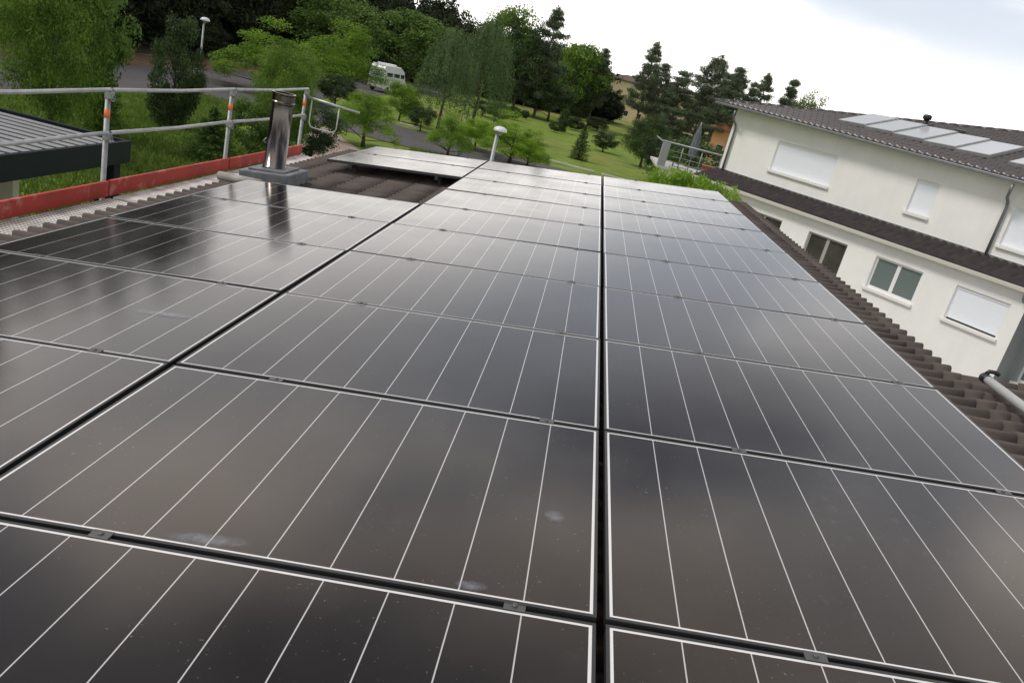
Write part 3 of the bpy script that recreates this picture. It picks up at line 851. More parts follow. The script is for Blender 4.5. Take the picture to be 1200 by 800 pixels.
# lean-to tiled band between the storeys
def slope_tiles(t0, t1, y0, z0, y1, z1, pitch, h, spw, course):
    nt_ = int((t1 - t0) / pitch * spw) + 1
    tt = np.linspace(t0, t1, nt_)
    wv = wave(tt, pitch, h)
    L = math.hypot(y1 - y0, z1 - z0); nc = max(1, round(L / course))
    rows = []
    for k in range(nc):
        for s, lift in ((k / nc, 0.022), ((k + 1) / nc, 0.0)):
            rows.append(np.stack([tt, np.full(nt_, y0 + (y1 - y0) * s), z0 + (z1 - z0) * s + wv + lift], 1))
    rows.insert(0, rows[0] + np.array([0, 0.0, 0]) - np.stack([0 * tt, 0 * tt, wv + 0.03], 1))
    V = np.concatenate(rows); nr = len(rows)
    i = np.arange(nr - 1)[:, None] * nt_ + np.arange(nt_ - 1)[None]
    return V, np.stack([i, i + 1, i + nt_ + 1, i + nt_], -1).reshape(-1, 4)
V, F = slope_tiles(TL - 0.25, 6.0, -1.16, 3.38, -0.03, 3.80, 0.30, 0.085, 10, 0.36)
lt = mesh_obj('lean_to_roof', V, F, M_tile3, hs)
b = MB(); b.box(TL - 0.2, 6, -0.035, -0.003, 3.76, 3.90, 0.004); b.build('wall_flashing', M_zinc, lt)
b = MB(); b.box(TL - 0.27, 6, -1.20, -1.04, 3.23, 3.37, 0.02); b.box(TL - 0.2, 6, -1.035, -0.905, 3.22, 3.30); b.build('gutter', M_gutter, lt)
# hip roof
S16 = math.tan(R(16)); TC = -26.54
def roof_z(t, y): return 6.33 - 0.0215 * (t + 13) + S16 * (y + 0.6)
pitch, spw, course = 0.30, 7, 0.36
nt_ = int((6.5 - TC) / pitch * spw) + 1
tt = np.linspace(TC, 6.5, nt_)
wv = wave(tt, pitch, 0.085)
dm = np.minimum(0.552 * (tt - TC), 9.2)
rows = []
nc = int(9.2 / course) + 1
for k in range(nc):
    for s, lift in ((k * course, 0.05), ((k + 1) * course - 0.002, 0.0)):
        d = np.minimum(s, dm)
        rows.append(np.stack([tt, d - 0.6, roof_z(tt, d - 0.6) + wv * np.clip((dm - s) * 6, 0, 1) + lift * np.clip((dm - s) * 6, 0, 1)], 1))
rows.insert(0, rows[0] - np.stack([0 * tt, 0 * tt, wv + 0.04], 1))
V = np.concatenate(rows); nr = len(rows)
i = np.arange(nr - 1)[:, None] * nt_ + np.arange(nt_ - 1)[None]
F = np.stack([i, i + 1, i + nt_ + 1, i + nt_], -1).reshape(-1, 4)
P = V[F]; area = np.linalg.norm(np.cross(P[:, 2] - P[:, 0], P[:, 3] - P[:, 1]), axis=1)
hr = mesh_obj('roof', V, F[area > 1e-4], M_tile2, hs)
tp = TC + 9.2 / 0.552
b = MB()
zc_, zr_, ze_ = roof_z(TC, -0.6), roof_z(tp, 8.6), roof_z(6.5, 8.6)
b.quad((TC, -0.6, zc_ - 0.03), (tp, 8.6, zr_ - 0.03), (TC, 17.8, zc_ - 0.03))
b.bm.faces.ensure_lookup_table()
b.quad((TC, 17.8, zc_ - 0.03), (tp, 8.6, zr_ - 0.03), (6.5, 8.6, ze_ - 0.03), (6.5, 17.8, 5.9))
b.build('rear_slope', M_tile2, hr)
b = MB()
n = 46
for k in range(n):
    a0, a1 = k / n, (k + 1.06) / n
    p0 = Vector((TC + (tp - TC) * a0, -0.6 + 9.2 * a0, 0)); p1 = Vector((TC + (tp - TC) * a1, -0.6 + 9.2 * a1, 0))
    p0.z = roof_z(p0.x, p0.y) + 0.0; p1.z = roof_z(p1.x, p1.y) + 0.02
    b.tube([p0, p1], [0.11, 0.10], 10)
b.build('ridge_cap', M_tile2, hr)
b = MB()
b.quad((TC + 0.1, -0.56, roof_z(TC, -0.6) - 0.06), (6.4, -0.56, roof_z(6.4, -0.6) - 0.06), (6.4, 0.02, roof_z(6.4, -0.6) - 0.08), (TC + 0.1, 0.02, roof_z(TC, -0.6) - 0.08))
b.quad((TC + 0.1, -0.56, roof_z(TC, -0.6) - 0.06), (TC + 0.1, 17, roof_z(TC, -0.6) - 0.06), (TL + 0.02, 17, roof_z(TC, -0.6) - 0.08), (TL + 0.02, 0, roof_z(TC, -0.6) - 0.08))
b.build('soffit', M_soffit, hs)
b = MB()
b.box(TC + 0.05, TC + 33, -0.66, -0.57, -0.10, 0.0, 0.02)
for v in b.bm.verts: v.co.z += roof_z(v.co.x, -0.6) + 0.005
b.build('eave_gutter', M_zinc, hs)
def downpipe(t, z1, z0):
    b = MB()
    b.tube([(t + 0.12, -0.55, z1), (t + 0.12, -0.55, z1 - 0.22), (t + 0.02, -0.35, z1 - 0.42), (t - 0.0, -0.14, z1 - 0.58), (t, -0.09, z1 - 0.75), (t, -0.09, z0)], 0.05, 10)
    b.build('downpipe', M_zinc, hs)
downpipe(-25.35, 6.42, 3.86); downpipe(-13.14, 6.18, 3.86)
b = MB(); b.tube([(-11.05, -1.12, 3.24), (-11.05, -1.12, 3.08), (-11.05, -1.0, 2.95)], 0.05, 8); b.build('drain_stub', M_zinc, hs)
# flat collectors on the hip roof: each one a thing that rests on the roof
HM = Matrix.Translation(F0) @ Matrix.Rotation(rotz, 4, 'Z')
pl = Matrix.Rotation(math.atan(S16), 4, 'X')
def collector(t, w, lab):
    M = HM @ Matrix.Translation((t + w / 2, 0.47, roof_z(t + w / 2, 0.47) + 0.10)) @ Matrix.Rotation(math.atan(-0.0215), 4, 'Y') @ pl
    root = thing('flat_collector', lab, 'solar collector', group='pale flat collectors on the white house roof')
    root.matrix_world = M
    b = MB(); b.box(-w / 2 + 0.002, w / 2 - 0.002, 0, 2.08, -0.02, 0.10, 0.006); b.build('casing', M_alu, root)
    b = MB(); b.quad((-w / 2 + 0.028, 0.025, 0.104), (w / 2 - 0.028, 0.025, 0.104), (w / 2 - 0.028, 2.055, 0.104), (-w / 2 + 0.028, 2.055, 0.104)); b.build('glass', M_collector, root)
names = ['leftmost of the row of five pale collectors on the house roof', 'second collector from the left on the house roof, pale glass', 'pale collector in the centre of the row of five on the house roof',
         'fourth collector from the left on the house roof, pale glass', 'rightmost of the row of five pale collectors on the house roof']
for k in range(5): collector(-20.82 + k * 1.245, 1.235, names[k])
collector(-13.95, 1.235, 'single pale collector cut off at the right edge, right of the row of five')
vz = roof_z(-18.7, 2.76)
vp = thing('vent_pipe', 'black vent pipe with a cap above the pale roof collectors', 'vent pipe', HM @ Vector((-18.69, 2.76, vz)))
b = MB(); b.lathe([(0.11, -0.1), (0.10, 0.33)], seg=16, cap=True); b.build('pipe', M_black, vp)
b = MB(); b.lathe([(0.10, 0.31), (0.16, 0.33), (0.16, 0.46), (0.10, 0.50), (0.0, 0.50)], seg=16); b.build('cap', M_black, vp)
b = MB(); b.box(-0.16, 0.16, -0.05, 0.3, -0.05, 0.16, 0.04)
o = b.build('tile_vent', M_tile2); o.matrix_world = HM @ Matrix.Translation((-17.37, 2.9, roof_z(-17.37, 2.9) + 0.05))
tag(o, 'small brown tile vent on the house roof right of the black vent pipe', 'roof vent')

# ------------------------------------------------------------------ terrace behind the white house
tr = thing('terrace', 'raised pale terrace with metal railing behind the white house', 'terrace', (3.6, 45.0, GZ))
b = MB(); b.box(0.1, 9, 0.05, 6, -0.02 + 2.60, 2.72, 0.01); b.build('slab', M_concrete, tr)
b = MB(); b.box(0.35, 1.25, 0.25, 1.1, 0, 2.579, 0.01); b.box(1.4, 9, 0.6, 5.8, 0, 2.578); b.build('wall', M_render, tr)
b = MB()
for k in range(5):
    x = 0.18 + k * 1.1
    b.tube([(x, 0.15, 2.72), (x, 0.15, 3.95)], 0.035, 8)
b.tube([(0.05, 0.15, 4.06), (8.5, 0.15, 4.04)], 0.055, 10)
for zz in (3.05, 3.35, 3.65): b.tube([(0.1, 0.15, zz), (8.5, 0.15, zz)], 0.014, 6)
b.tube([(0.15, 0.1, 4.0), (0.15, 5.8, 4.0)], 0.04, 8)
b.build('railing', M_galv, tr)
b = MB(); b.box(0.12, 0.55, 0.08, 0.5, 2.721, 4.0, 0.02); b.build('corner_column', M_greywall, tr)
pb = on_Y(812, 178, 46.5)
ps = thing('closed_parasol', 'closed grey parasol standing on the terrace behind the railing', 'parasol', (pb.x, 46.5, GZ + 2.721))
b = MB(); b.tube([(0, 0, 0), (0, 0, 2.75)], 0.03, 8); b.build('pole', M_galv, ps)
b = MB()
seg = 20
prof = [(0.08, 0.75), (0.16, 0.78), (0.21, 0.95), (0.19, 1.5), (0.13, 2.2), (0.05, 2.55), (0.02, 2.6)]
rings = [[b.bm.verts.new((r * (1 + 0.22 * (k % 2)) * math.cos(2 * PI * k / seg), r * (1 + 0.22 * (k % 2)) * math.sin(2 * PI * k / seg), z)) for k in range(seg)] for r, z in prof]
for r0, r1 in zip(rings, rings[1:]):
    for k in range(seg): b.bm.faces.new((r0[k], r0[(k + 1) % seg], r1[(k + 1) % seg], r1[k]))
b.build('canopy', M_canvas, ps)
for px, lab in ((828, 'red flower pot on the terrace, left of two beside the white house'), (836, 'red flower pot on the terrace, closest to the white house wall')):
    q = on_Y(px, 195, 46.0)
    o = MB().lathe([(0.16, 0), (0.25, 0.5), (0.27, 0.5), (0.27, 0.56), (0.22, 0.56), (0.2, 0.45), (0, 0.45)], seg=16).build('flower_pot', M_terra)
    o.location = (q.x, 46.0, GZ + 2.722); tag(o, lab, 'flower pot', 'flower pots on the terrace')

# ------------------------------------------------------------------ street lamps, post, van
def lamp(base, h, lab, r=0.30):
    t = thing('street_lamp', lab, 'street lamp', base, group='street lamps')
    b = MB(); b.tube([(0, 0, 0), (0, 0, h * 0.3), (0, 0, h - 0.1)], [0.075, 0.06, 0.04], 12); b.build('pole', M_polegrey, t)
    b = MB(); b.lathe([(0.0, r * .52), (r * 0.45, r * .46), (r * 0.85, r * .24), (r, -r * .1), (r * 0.97, -r * .16)], (0.05, 0, h), 24); b.build('lamp_cover', M_lampglass, t)
    b = MB(); b.lathe([(r * 0.97, -r * .16), (r * 0.6, -r * .34), (r * .28, -r * .5), (0.045, -r * .7)], (0.05, 0, h), 24); b.build('lamp_housing', M_polegrey, t)
q = on_ground(229.5, 125); lamp(q, on_Y(238.0, 20, q.y).z - GZ - 0.12, 'tall grey street lamp at the roadside in front of the dark wood', 0.25)
q = on_Y(584, 152, 18.0); lamp((q.x + 0.0, 18.0, GZ), q.z - GZ, 'grey street lamp with white dome head just behind the panels', 0.165)
q = on_ground(613, 126); lamp(q, 4.4, 'distant thin street lamp at the far edge of the lawn', 0.3)
q = on_ground(538, 184); b = MB(); b.lathe([(0.14, 0), (0.14, 0.95), (0.10, 1.02), (0, 1.03)], seg=14)
o = b.build('bollard', M_polegrey); o.location = q; tag(o, 'short grey post beside the small bush behind the solar panels', 'bollard')

q = on_ground(453, 109)
vd = (on_ground(473, 111) - on_ground(434, 106)); vd.z = 0; va = math.atan2(vd.y, vd.x)
vn = thing('camper_van', 'grey-white camper van parked on the road under the trees', 'van', q + Vector((0, 0, 0.05)), va)
L_, W_ = 4.9, 2.0
b = MB()
sec = [(-2.45, 0.45, 2.5), (-2.3, 0.38, 2.72), (1.0, 0.38, 2.72), (1.55, 0.38, 2.45), (1.95, 0.38, 1.5), (2.4, 0.42, 1.2), (2.48, 0.5, 0.7)]
rings = []
for x, z0, z1 in sec:
    k = 0.88
    rings.append([b.bm.verts.new(p) for p in ((x, -W_ / 2, z0), (x, -W_ / 2, z0 + (z1 - z0) * .6), (x, -W_ / 2 * k, z1), (x, W_ / 2 * k, z1), (x, W_ / 2, z0 + (z1 - z0) * .6), (x, W_ / 2, z0))])
for r0, r1 in zip(rings, rings[1:]):
    for k in range(6): b.bm.faces.new((r0[k], r0[(k + 1) % 6], r1[(k + 1) % 6], r1[k]))
b.bm.faces.new(rings[0]); b.bm.faces.new(rings[-1][::-1])
b.build('body', M_van, vn)
b = MB(); b.box(-2.3, 0.9, -0.82, 0.82, 2.73, 2.86, 0.04)
for k in range(3): b.box(-2.1 + k * 1.0, -1.5 + k * 1.0, -0.4, 0.4, 2.861, 3.02, 0.05)
b.build('roof_rack', M_vanroof, vn)
for s in (-1, 1):
    for x0, x1 in ((-2.0, -0.9), (-0.6, 0.5), (0.75, 1.45)):
        b = MB(); b.box(x0, x1, s * 0.975 - 0.03, s * 0.975 + 0.03, 1.75, 2.15, 0.01); b.build('window', M_glass, vn)
    for x in (-1.55, 1.55):
        b = MB(); b.tube([(x, s * 0.78, 0.34), (x, s * 1.01, 0.34)], 0.34, 20); b.build('wheel', M_black, vn)

# ------------------------------------------------------------------ distant buildings
def block(name, label, loc, rz, L, D_, H, wm, rm, over=0.6, rise=1.6, floors=2, nwin=5):
    t = thing(name, label, 'building', loc, rz)
    b = MB(); holes = []
    for fl in range(floors):
        for k in range(nwin):
            x = -L / 2 + L * (k + 0.5) / nwin
            z = 1.0 + fl * 2.8
            holes.append((x - 0.55, x + 0.55, z, z + 1.3))
    wall_holes(b, -L / 2, L / 2, 0, H, holes, -D_ / 2, 0.15)
    b.quad((-L / 2, -D_ / 2, 0), (-L / 2, D_ / 2, 0), (-L / 2, D_ / 2, H), (-L / 2, -D_ / 2, H))
    b.quad((L / 2, -D_ / 2, 0), (L / 2, D_ / 2, 0), (L / 2, D_ / 2, H), (L / 2, -D_ / 2, H))
    b.quad((-L / 2, D_ / 2, 0), (L / 2, D_ / 2, 0), (L / 2, D_ / 2, H), (-L / 2, D_ / 2, H))
    b.build('wall', wm, t)
    for a, c, d, e in holes:
        b = MB(); b.box(a + 0.003, c - 0.003, -D_ / 2 + 0.10, -D_ / 2 + 0.14, d + 0.003, e - 0.003); w_ = b.build('window', M_white, t)
        b = MB(); b.box(a + 0.08, c - 0.08, -D_ / 2 + 0.085, -D_ / 2 + 0.099, d + 0.08, e - 0.08); b.build('pane', M_glass, w_)
    b = MB(); l, w2 = L / 2 + over, D_ / 2 + over
    P_ = [(-l, -w2, H), (l, -w2, H), (l, w2, H), (-l, w2, H)]
    b.box(-l, l, -w2, w2, H, H + 0.25)
    r0, r1 = (-l + w2, 0, H + rise), (l - w2, 0, H + rise)
    Z = 0.252
    P_ = [(x, y, z + Z) for x, y, z in P_]
    b.quad(P_[0], P_[1], r1, r0); b.quad(P_[2], P_[3], r0, r1); b.quad(P_[1], P_[2], r1); b.quad(P_[3], P_[0], r0)
    b.build('roof', rm, t)
    return t
block('yellow_house', 'pale yellow two-storey building with brown roof behind the tall pines', (12.6, 200, GZ), R(1), 28, 12, 8.6, M_yellow, M_roofbrown, floors=2, nwin=9)
block('orange_house', 'apricot house glimpsed between the pines left of the white house', (22.6, 122, GZ), R(-20), 9, 9, 4.4, M_orangehouse, M_roofred, floors=1, nwin=3, rise=2.2)

# ------------------------------------------------------------------ vegetation
def unit(v): return v / np.maximum(np.linalg.norm(v, axis=-1, keepdims=True), 1e-9)
def leaves(centers, size, nrm, g, aspect=0.62):
    """one quad per centre; nrm = preferred normal, blended with noise"""
    n = len(centers)
    nn = unit(nrm + g.normal(0, 0.55, (n, 3)))
    a = unit(np.cross(nn, unit(g.normal(0, 1, (n, 3)))))
    b = np.cross(nn, a)
    s = size * g.uniform(0.6, 1.35, (n, 1))
    A, B = a * s * 0.5, b * s * 0.5 * aspect
    k = g.uniform(-0.25, 0.25, (n, 1)) * s
    V = np.stack([centers - A, centers - B + nn * k * 0.5, centers + A, centers + B + nn * k * 0.5], 1).reshape(-1, 3)
    F = np.arange(4 * n).reshape(-1, 4)
    return V, F
def clump_cloud(cc, rad, per, g, flat=0.75):
    """leaf positions and normals in ragged shells round clump centres"""
    C_ = np.repeat(cc, per, 0); Rr = np.repeat(rad, per)[:, None]
    d = unit(g.normal(0, 1, (len(C_), 3)))
    d[:, 2] = np.abs(d[:, 2]) * np.where(g.random(len(C_)) < 0.72, 1, -1)
    r = g.random((len(C_), 1)) ** 0.45
    P_ = C_ + d * Rr * r * np.array([1, 1, flat])
    return P_, d
# crowns are normalised: height 1, width 1 (radius .5)
def crown_broad(g, K=58, per=230, size=0.028, low=0.06, top=1.0, egg=0.0):
    cc = []
    while len(cc) < K:
        d = unit(g.normal(0, 1, 3))
        r = g.uniform(0.35, 1.0) ** 0.6
        z = (low + top) / 2 + d[2] * r * (top - low) / 2 * 0.88
        w = 0.42 * r * (1 - egg * max(0, (z - 0.4)))
        cc.append((d[0] * w, d[1] * w, z))
    cc = np.array(cc)
    rad = g.uniform(0.09, 0.165, K)
    P_, n = clump_cloud(cc, rad, per, g)
    P_[:, 2] = np.clip(P_[:, 2], 0.02, 1.03)
    return leaves(P_, size, n * 0.6 + np.array([0, 0, 0.5]), g), cc
def crown_spread(g, K=84, per=230, size=0.024):
    """tiers of flat sprays on long side branches"""
    cc = []
    for k in range(K):
        a = g.uniform(0, 2 * PI); r = g.uniform(0.1, 0.47)
        z = 0.17 + 0.78 * (1 - (r / 0.5) ** 1.6) * g.uniform(0.25, 1.0) + g.uniform(-0.08, 0.06)
        cc.append((r * math.cos(a), r * math.sin(a), z))
    cc = np.array(cc)
    P_, n = clump_cloud(cc, g.uniform(0.085, 0.16, K), per, g, flat=0.62)
    return leaves(P_, size, n * 0.2 + np.array([0, 0, 1.0]), g, 0.45), cc
def crown_column(g, K=80, per=300, size=0.024):
    cc = []
    for k in range(K):
        z = g.uniform(0.04, 0.93); a = g.uniform(0, 2 * PI)
        w = 0.40 * min(1, (z + 0.25) * 1.6) * (1 - max(0, z - 0.55) * 1.35) * g.uniform(0.35, 1)
        cc.append((w * math.cos(a), w * math.sin(a), z))
    cc = np.array(cc)
    P_, n = clump_cloud(cc, g.uniform(0.07, 0.12, K), per, g, flat=1.25)
    return leaves(P_, size, n + np.array([0, 0, 0.25]), g), cc
def crown_willow(g, K=260, per=62, size=0.024):
    Ps = []
    cc = []
    for k in range(K):
        a = g.uniform(0, 2 * PI); r = 0.46 * math.sqrt(g.uniform(0.02, 1))
        z1 = 0.97 - 0.55 * (r / 0.5) ** 2.2 + g.uniform(-0.08, 0.03)
        Ln = g.uniform(0.18, 0.52)
        tt_ = g.random(per)
        x = r * math.cos(a) + tt_ * 0.02 * math.cos(a); y = r * math.sin(a) + tt_ * 0.02 * math.sin(a)
        q = np.stack([x + g.normal(0, 0.016, per), y + g.normal(0, 0.016, per), z1 - tt_ * Ln], 1)
        Ps.append(q); cc.append((r * math.cos(a), r * math.sin(a), z1))
    P_ = np.concatenate(Ps); P_[:, 2] = np.maximum(P_[:, 2], 0.03)
    out_ = unit(P_ * np.array([1, 1, 0]) + 1e-6)
    return leaves(P_, size, out_ + np.array([0, 0, 0.4]), g, 0.4), np.array(cc)
def crown_cone(g, tiers=22, per=40, size=0.034, w0=0.5, low=0.03, gap=0.0):
    Ps, Ns = [], []
    for k in range(tiers):
        z = low + (1 - low) * (k / tiers) ** 0.92
        Rr = w0 * (1 - z) ** 0.85 * g.uniform(0.72, 1.08) + 0.012
        nb = max(4, int(15 * (1 - z) + 4))
        for j in range(nb):
            if g.random() < gap: continue
            a = 2 * PI * (j + g.uniform(-0.35, 0.35)) / nb + k * 0.7
            L = Rr * g.uniform(0.65, 1.1)
            tt_ = g.random(per) ** 0.65
            droop = -0.10 * (tt_ * L / 0.5) + 0.03 * tt_ ** 3
            wd = 0.30 * L * (1 - tt_ * 0.75)
            lat = g.normal(0, 1, per) * wd * 0.45
            x = np.cos(a) * tt_ * L - np.sin(a) * lat; y = np.sin(a) * tt_ * L + np.cos(a) * lat
            Ps.append(np.stack([x, y, z + droop + g.normal(0, 0.008, per)], 1))
            Ns.append(np.tile([0.25 * math.cos(a), 0.25 * math.sin(a), 1.0], (per, 1)))
    P_, N_ = np.concatenate(Ps), np.concatenate(Ns)
    P_[:, 2] = np.clip(P_[:, 2], 0.01, 1.02)
    return leaves(P_, size, N_, g, 0.5), np.zeros((0, 3))
def crown_pine(g, size=0.024, per=110, bare=0.28, wide=0.5):
    """open pine: irregular whorls of branches with needle tufts, sky between them"""
    cc, rad = [], []
    for k in range(22):
        z = min(0.965, max(bare, bare + (0.97 - bare) * (k + g.uniform(-0.4, 1.2)) / 22))
        Rr = wide * (1.04 - ((z - bare) / (1 - bare)) ** 1.7) * g.uniform(0.55, 1.0)
        nb = g.integers(3, 6)
        a0 = g.uniform(0, 2 * PI)
        for j in range(nb):
            a = a0 + 2 * PI * j / nb + g.uniform(-0.5, 0.5)
            L = max(0.05, Rr * g.uniform(0.5, 1.05))
            for s in ((0.5, 0.75, 1.0) if L > 0.2 else (0.6, 1.0)):
                cc.append((math.cos(a) * L * s, math.sin(a) * L * s, z + 0.05 * s * L * 2 + g.uniform(-0.012, 0.012)))
                rad.append(g.uniform(0.04, 0.105) * (1.2 - 0.4 * s))
    cc.append((0, 0, 0.98)); rad.append(0.05)
    cc, rad = np.array(cc), np.array(rad)
    P_, n = clump_cloud(cc, rad, per, g, flat=0.34)
    P_ += g.normal(0, 1, P_.shape) * np.array([0.018, 0.018, 0.010])
    return leaves(P_, size, n + np.array([0, 0, 0.3]), g, 0.30), cc
def crown_ball(g, K=70, per=110, size=0.045):
    d = unit(g.normal(0, 1, (K, 3)))
    cc = d * np.array([0.38, 0.38, 0.36]) + np.array([0, 0, 0.52])
    P_, n = clump_cloud(cc, g.uniform(0.10, 0.16, K), per, g)
    P_[:, 2] = np.clip(P_[:, 2], 0.03, 1.02)
    return leaves(P_, size, n + np.array([0, 0, 0.3]), g), cc

CROWNS = {}
def variants(kind, fn, n, **kw):
    CROWNS[kind] = []
    for k in range(n):
        g = np.random.default_rng(abs(hash_(kind)) % 9999 + k * 17)
        (V, F), cc = fn(g, **kw)
        CROWNS[kind].append((V, F, cc))
def hash_(s): return sum((i + 3) * ord(c) * 31 for i, c in enumerate(s))
variants('broad', crown_broad, 4)
variants('bigbroad', crown_broad, 2, K=150, per=400, size=0.0145)
variants('spread', crown_spread, 4)
variants('woodtree', crown_broad, 5, K=64, per=120, size=0.040, low=0.0)
variants('column', crown_column, 2)
variants('dome', crown_broad, 3, K=110, per=330, size=0.026, low=0.60, top=1.0)
variants('willow', crown_willow, 2)
variants('cone', crown_cone, 3)
variants('fronds', crown_cone, 2, tiers=28, per=70, size=0.026, w0=0.5)
variants('pine', crown_pine, 5)
variants('densepine', crown_pine, 3, per=150, bare=0.10, wide=0.5)
variants('ball', crown_ball, 3)
mesh_cache = {}
def crown_mesh(kind, k, material):
    key = (kind, k, material.name)
    if key not in mesh_cache:
        V, F, cc = CROWNS[kind][k]
        me = bpy.data.meshes.new('crown'); fill(me, V, F); me.materials.append(material)
        mesh_cache[key] = me
    return mesh_cache[key]
def trunk_mesh(kind, k, material):
    key = ('t', kind, k, material.name)
    if key not in mesh_cache:
        b = MB(); g = random.Random(k * 7 + 1)
        V, F, cc = CROWNS[kind][k]
        tall = kind in ('cone', 'pine', 'densepine', 'fronds')
        top = 0.95 if tall else 0.62
        pts = [(g.uniform(-.012, .012) * (i > 0), g.uniform(-.012, .012) * (i > 0), top * i / 6) for i in range(7)]
        r0 = 0.020 if tall else 0.026
        b.tube(pts, [r0 * (1.25 if i == 0 else 1 - 0.86 * i / 6) for i in range(7)], 8)
        if len(cc):
            sel = g.sample(range(len(cc)), min(len(cc), 26 if 'pine' in kind else 12))
            for i in sel:
                c = cc[i]
                z0 = min(top * 0.98, max(0.1, c[2] - (0.05 if tall else 0.22)))
                b.tube([(0, 0, z0), (c[0] * 0.55, c[1] * 0.55, (z0 + c[2]) / 2 + 0.01), (c[0] * 0.95, c[1] * 0.95, c[2])], [0.0075, 0.005, 0.002], 5, cap=False)
        me = bpy.data.meshes.new('trunk'); bmesh.ops.recalc_face_normals(b.bm, faces=b.bm.faces); b.bm.to_mesh(me); b.bm.free(); me.materials.append(material)
        mesh_cache[key] = me
    return mesh_cache[key]

L_dark = leaf_mat('dark_foliage', (0.0351, 0.0648, 0.0243), (0.0837, 0.1350, 0.0405), 0.5)
L_mid = leaf_mat('mid_foliage', (0.0624, 0.1196, 0.0260), (0.1625, 0.2665, 0.0520), 0.6)
L_bright = leaf_mat('bright_foliage', (0.1092, 0.2127, 0.0207), (0.2760, 0.4370, 0.0575), 0.7, 0.5)
L_lime = leaf_mat('lime_foliage', (0.1430, 0.2640, 0.0176), (0.2970, 0.4730, 0.0495), 1.1, 0.5)
L_blue = leaf_mat('grey_green_foliage', (0.0675, 0.1188, 0.0459), (0.1418, 0.2160, 0.0783), 0.6)
L_pine = leaf_mat('pine_needles', (0.0546, 0.0832, 0.0468), (0.1170, 0.1560, 0.0832), 0.7, 0.15)  # needle greens lightened to carry a slight aerial veil
L_hedge = leaf_mat('hedge_foliage', (0.0234, 0.0442, 0.0182), (0.0650, 0.1040, 0.0364), 1.2)
L_fresh = leaf_mat('fresh_foliage', (0.0625, 0.1250, 0.0225), (0.2125, 0.3438, 0.0500), 0.9, 0.42)
L_grass = leaf_mat('grass_blades', (0.0978, 0.1667, 0.0230), (0.2012, 0.2932, 0.0575), 0.8)
L_forest = leaf_mat('shaded_wood_foliage', (0.008, 0.014, 0.006), (0.030, 0.047, 0.014), 0.22, 0.22)  # leaf colour blackened to hold the deep shade of the overhanging crowns

cnt = {}
def tree(name, label, cat, base, h, w, kind, material, group=None, bark=None, rot=None):
    k = cnt.get(kind, 0); cnt[kind] = k + 1
    k %= len(CROWNS[kind])
    t = thing(name, label, cat, base, random.uniform(0, 6.28) if rot is None else rot, group)
    c = bpy.data.objects.new('crown' if 'bush' not in name and 'hedge' not in name else 'foliage', crown_mesh(kind, k, material)); C.objects.link(c); c.parent = t; c.scale = (w, w, h)
    if kind != 'ball':
        s = bpy.data.objects.new('trunk', trunk_mesh(kind, k, bark or M_bark)); C.objects.link(s); s.parent = t; s.scale = (w * 0.45 + h * 0.35, w * 0.45 + h * 0.35, h)
        if kind in ('pine', 'densepine', 'broad', 'spread', 'willow', 'bigbroad'): s.scale = (w, w, h)
    return t
def gtree(name, label, cat, px, py, top, wpx, kind, material, group=None, bark=None):
    """tree whose foot stands on the ground seen at (px, py)"""
    q = on_ground(px, py); s = (q - EYE).length / FPX
    return tree(name, label, cat, q, (py - top) * s * 1.0, wpx * s, kind, material, group, bark)
def ytree(name, label, cat, px, top, Y, wpx, kind, material, group=None, bark=None):
    """tree at depth Y whose tip is seen at (px, top)"""
    q = on_Y(px, top, Y); s = (q - EYE).length / FPX
    # slide sideways so that the leaning image of its axis stays plumb
    return tree(name, label, cat, (q.x, Y, GZ), q.z - GZ, wpx * s, kind, material, group, bark)

# left foreground
gtree('broadleaf_tree', 'tall dark bushy tree at far left, above the carport roof', 'tree', 58, 180, -40, 112, 'bigbroad', L_fresh)
gtree('broadleaf_tree', 'darker tree behind the tall bushy one at far left, with a ragged top', 'tree', 100, 158, -20, 88, 'broad', L_mid)
gtree('bush', 'feathery bush with drooping fronds right of the tall dark tree above the carport', 'bush', 116, 178, 57, 72, 'fronds', L_fresh)
gtree('upright_shrub', 'upright dark columnar shrub standing alone left of the tall street lamp', 'shrub', 200, 150, 40, 72, 'column', L_dark)
gtree('broadleaf_tree', 'leafy green tree right behind the steel chimney', 'tree', 322, 196, 58, 78, 'bigbroad', L_fresh)
gtree('bush', 'low green bush below the rails, left of the steel chimney', 'bush', 246, 190, 132, 84, 'fronds', L_mid)
gtree('bush', 'dark bush hanging over the scaffold end right of the steel chimney', 'bush', 362, 192, 120, 72, 'broad', L_dark)
gtree('bush', 'small green bush under the middle rail, second post of the scaffold', 'bush', 290, 196, 120, 66, 'broad', L_mid)
gtree('bush', 'small dark shrub beside the road right of the chimney top', 'bush', 392, 126, 88, 46, 'broad', L_dark)
# light green spreading trees by the road
gtree('spreading_tree', 'light green spreading tree between the tall street lamp and the chimney', 'tree', 316, 110, 24, 120, 'spread', L_bright, 'light green trees by the road')
gtree('spreading_tree', 'light green tree with a long low branch reaching over the van', 'tree', 398, 108, 30, 104, 'spread', L_bright, 'light green trees by the road')
gtree('spreading_tree', 'light green tree rising behind the camper van', 'tree', 476, 104, 12, 112, 'broad', L_mid, 'light green trees by the road')
gtree('spreading_tree', 'soft green tree at the wood edge left of the van', 'tree', 392, 88, -2, 120, 'broad', L_mid, 'light green trees by the road')
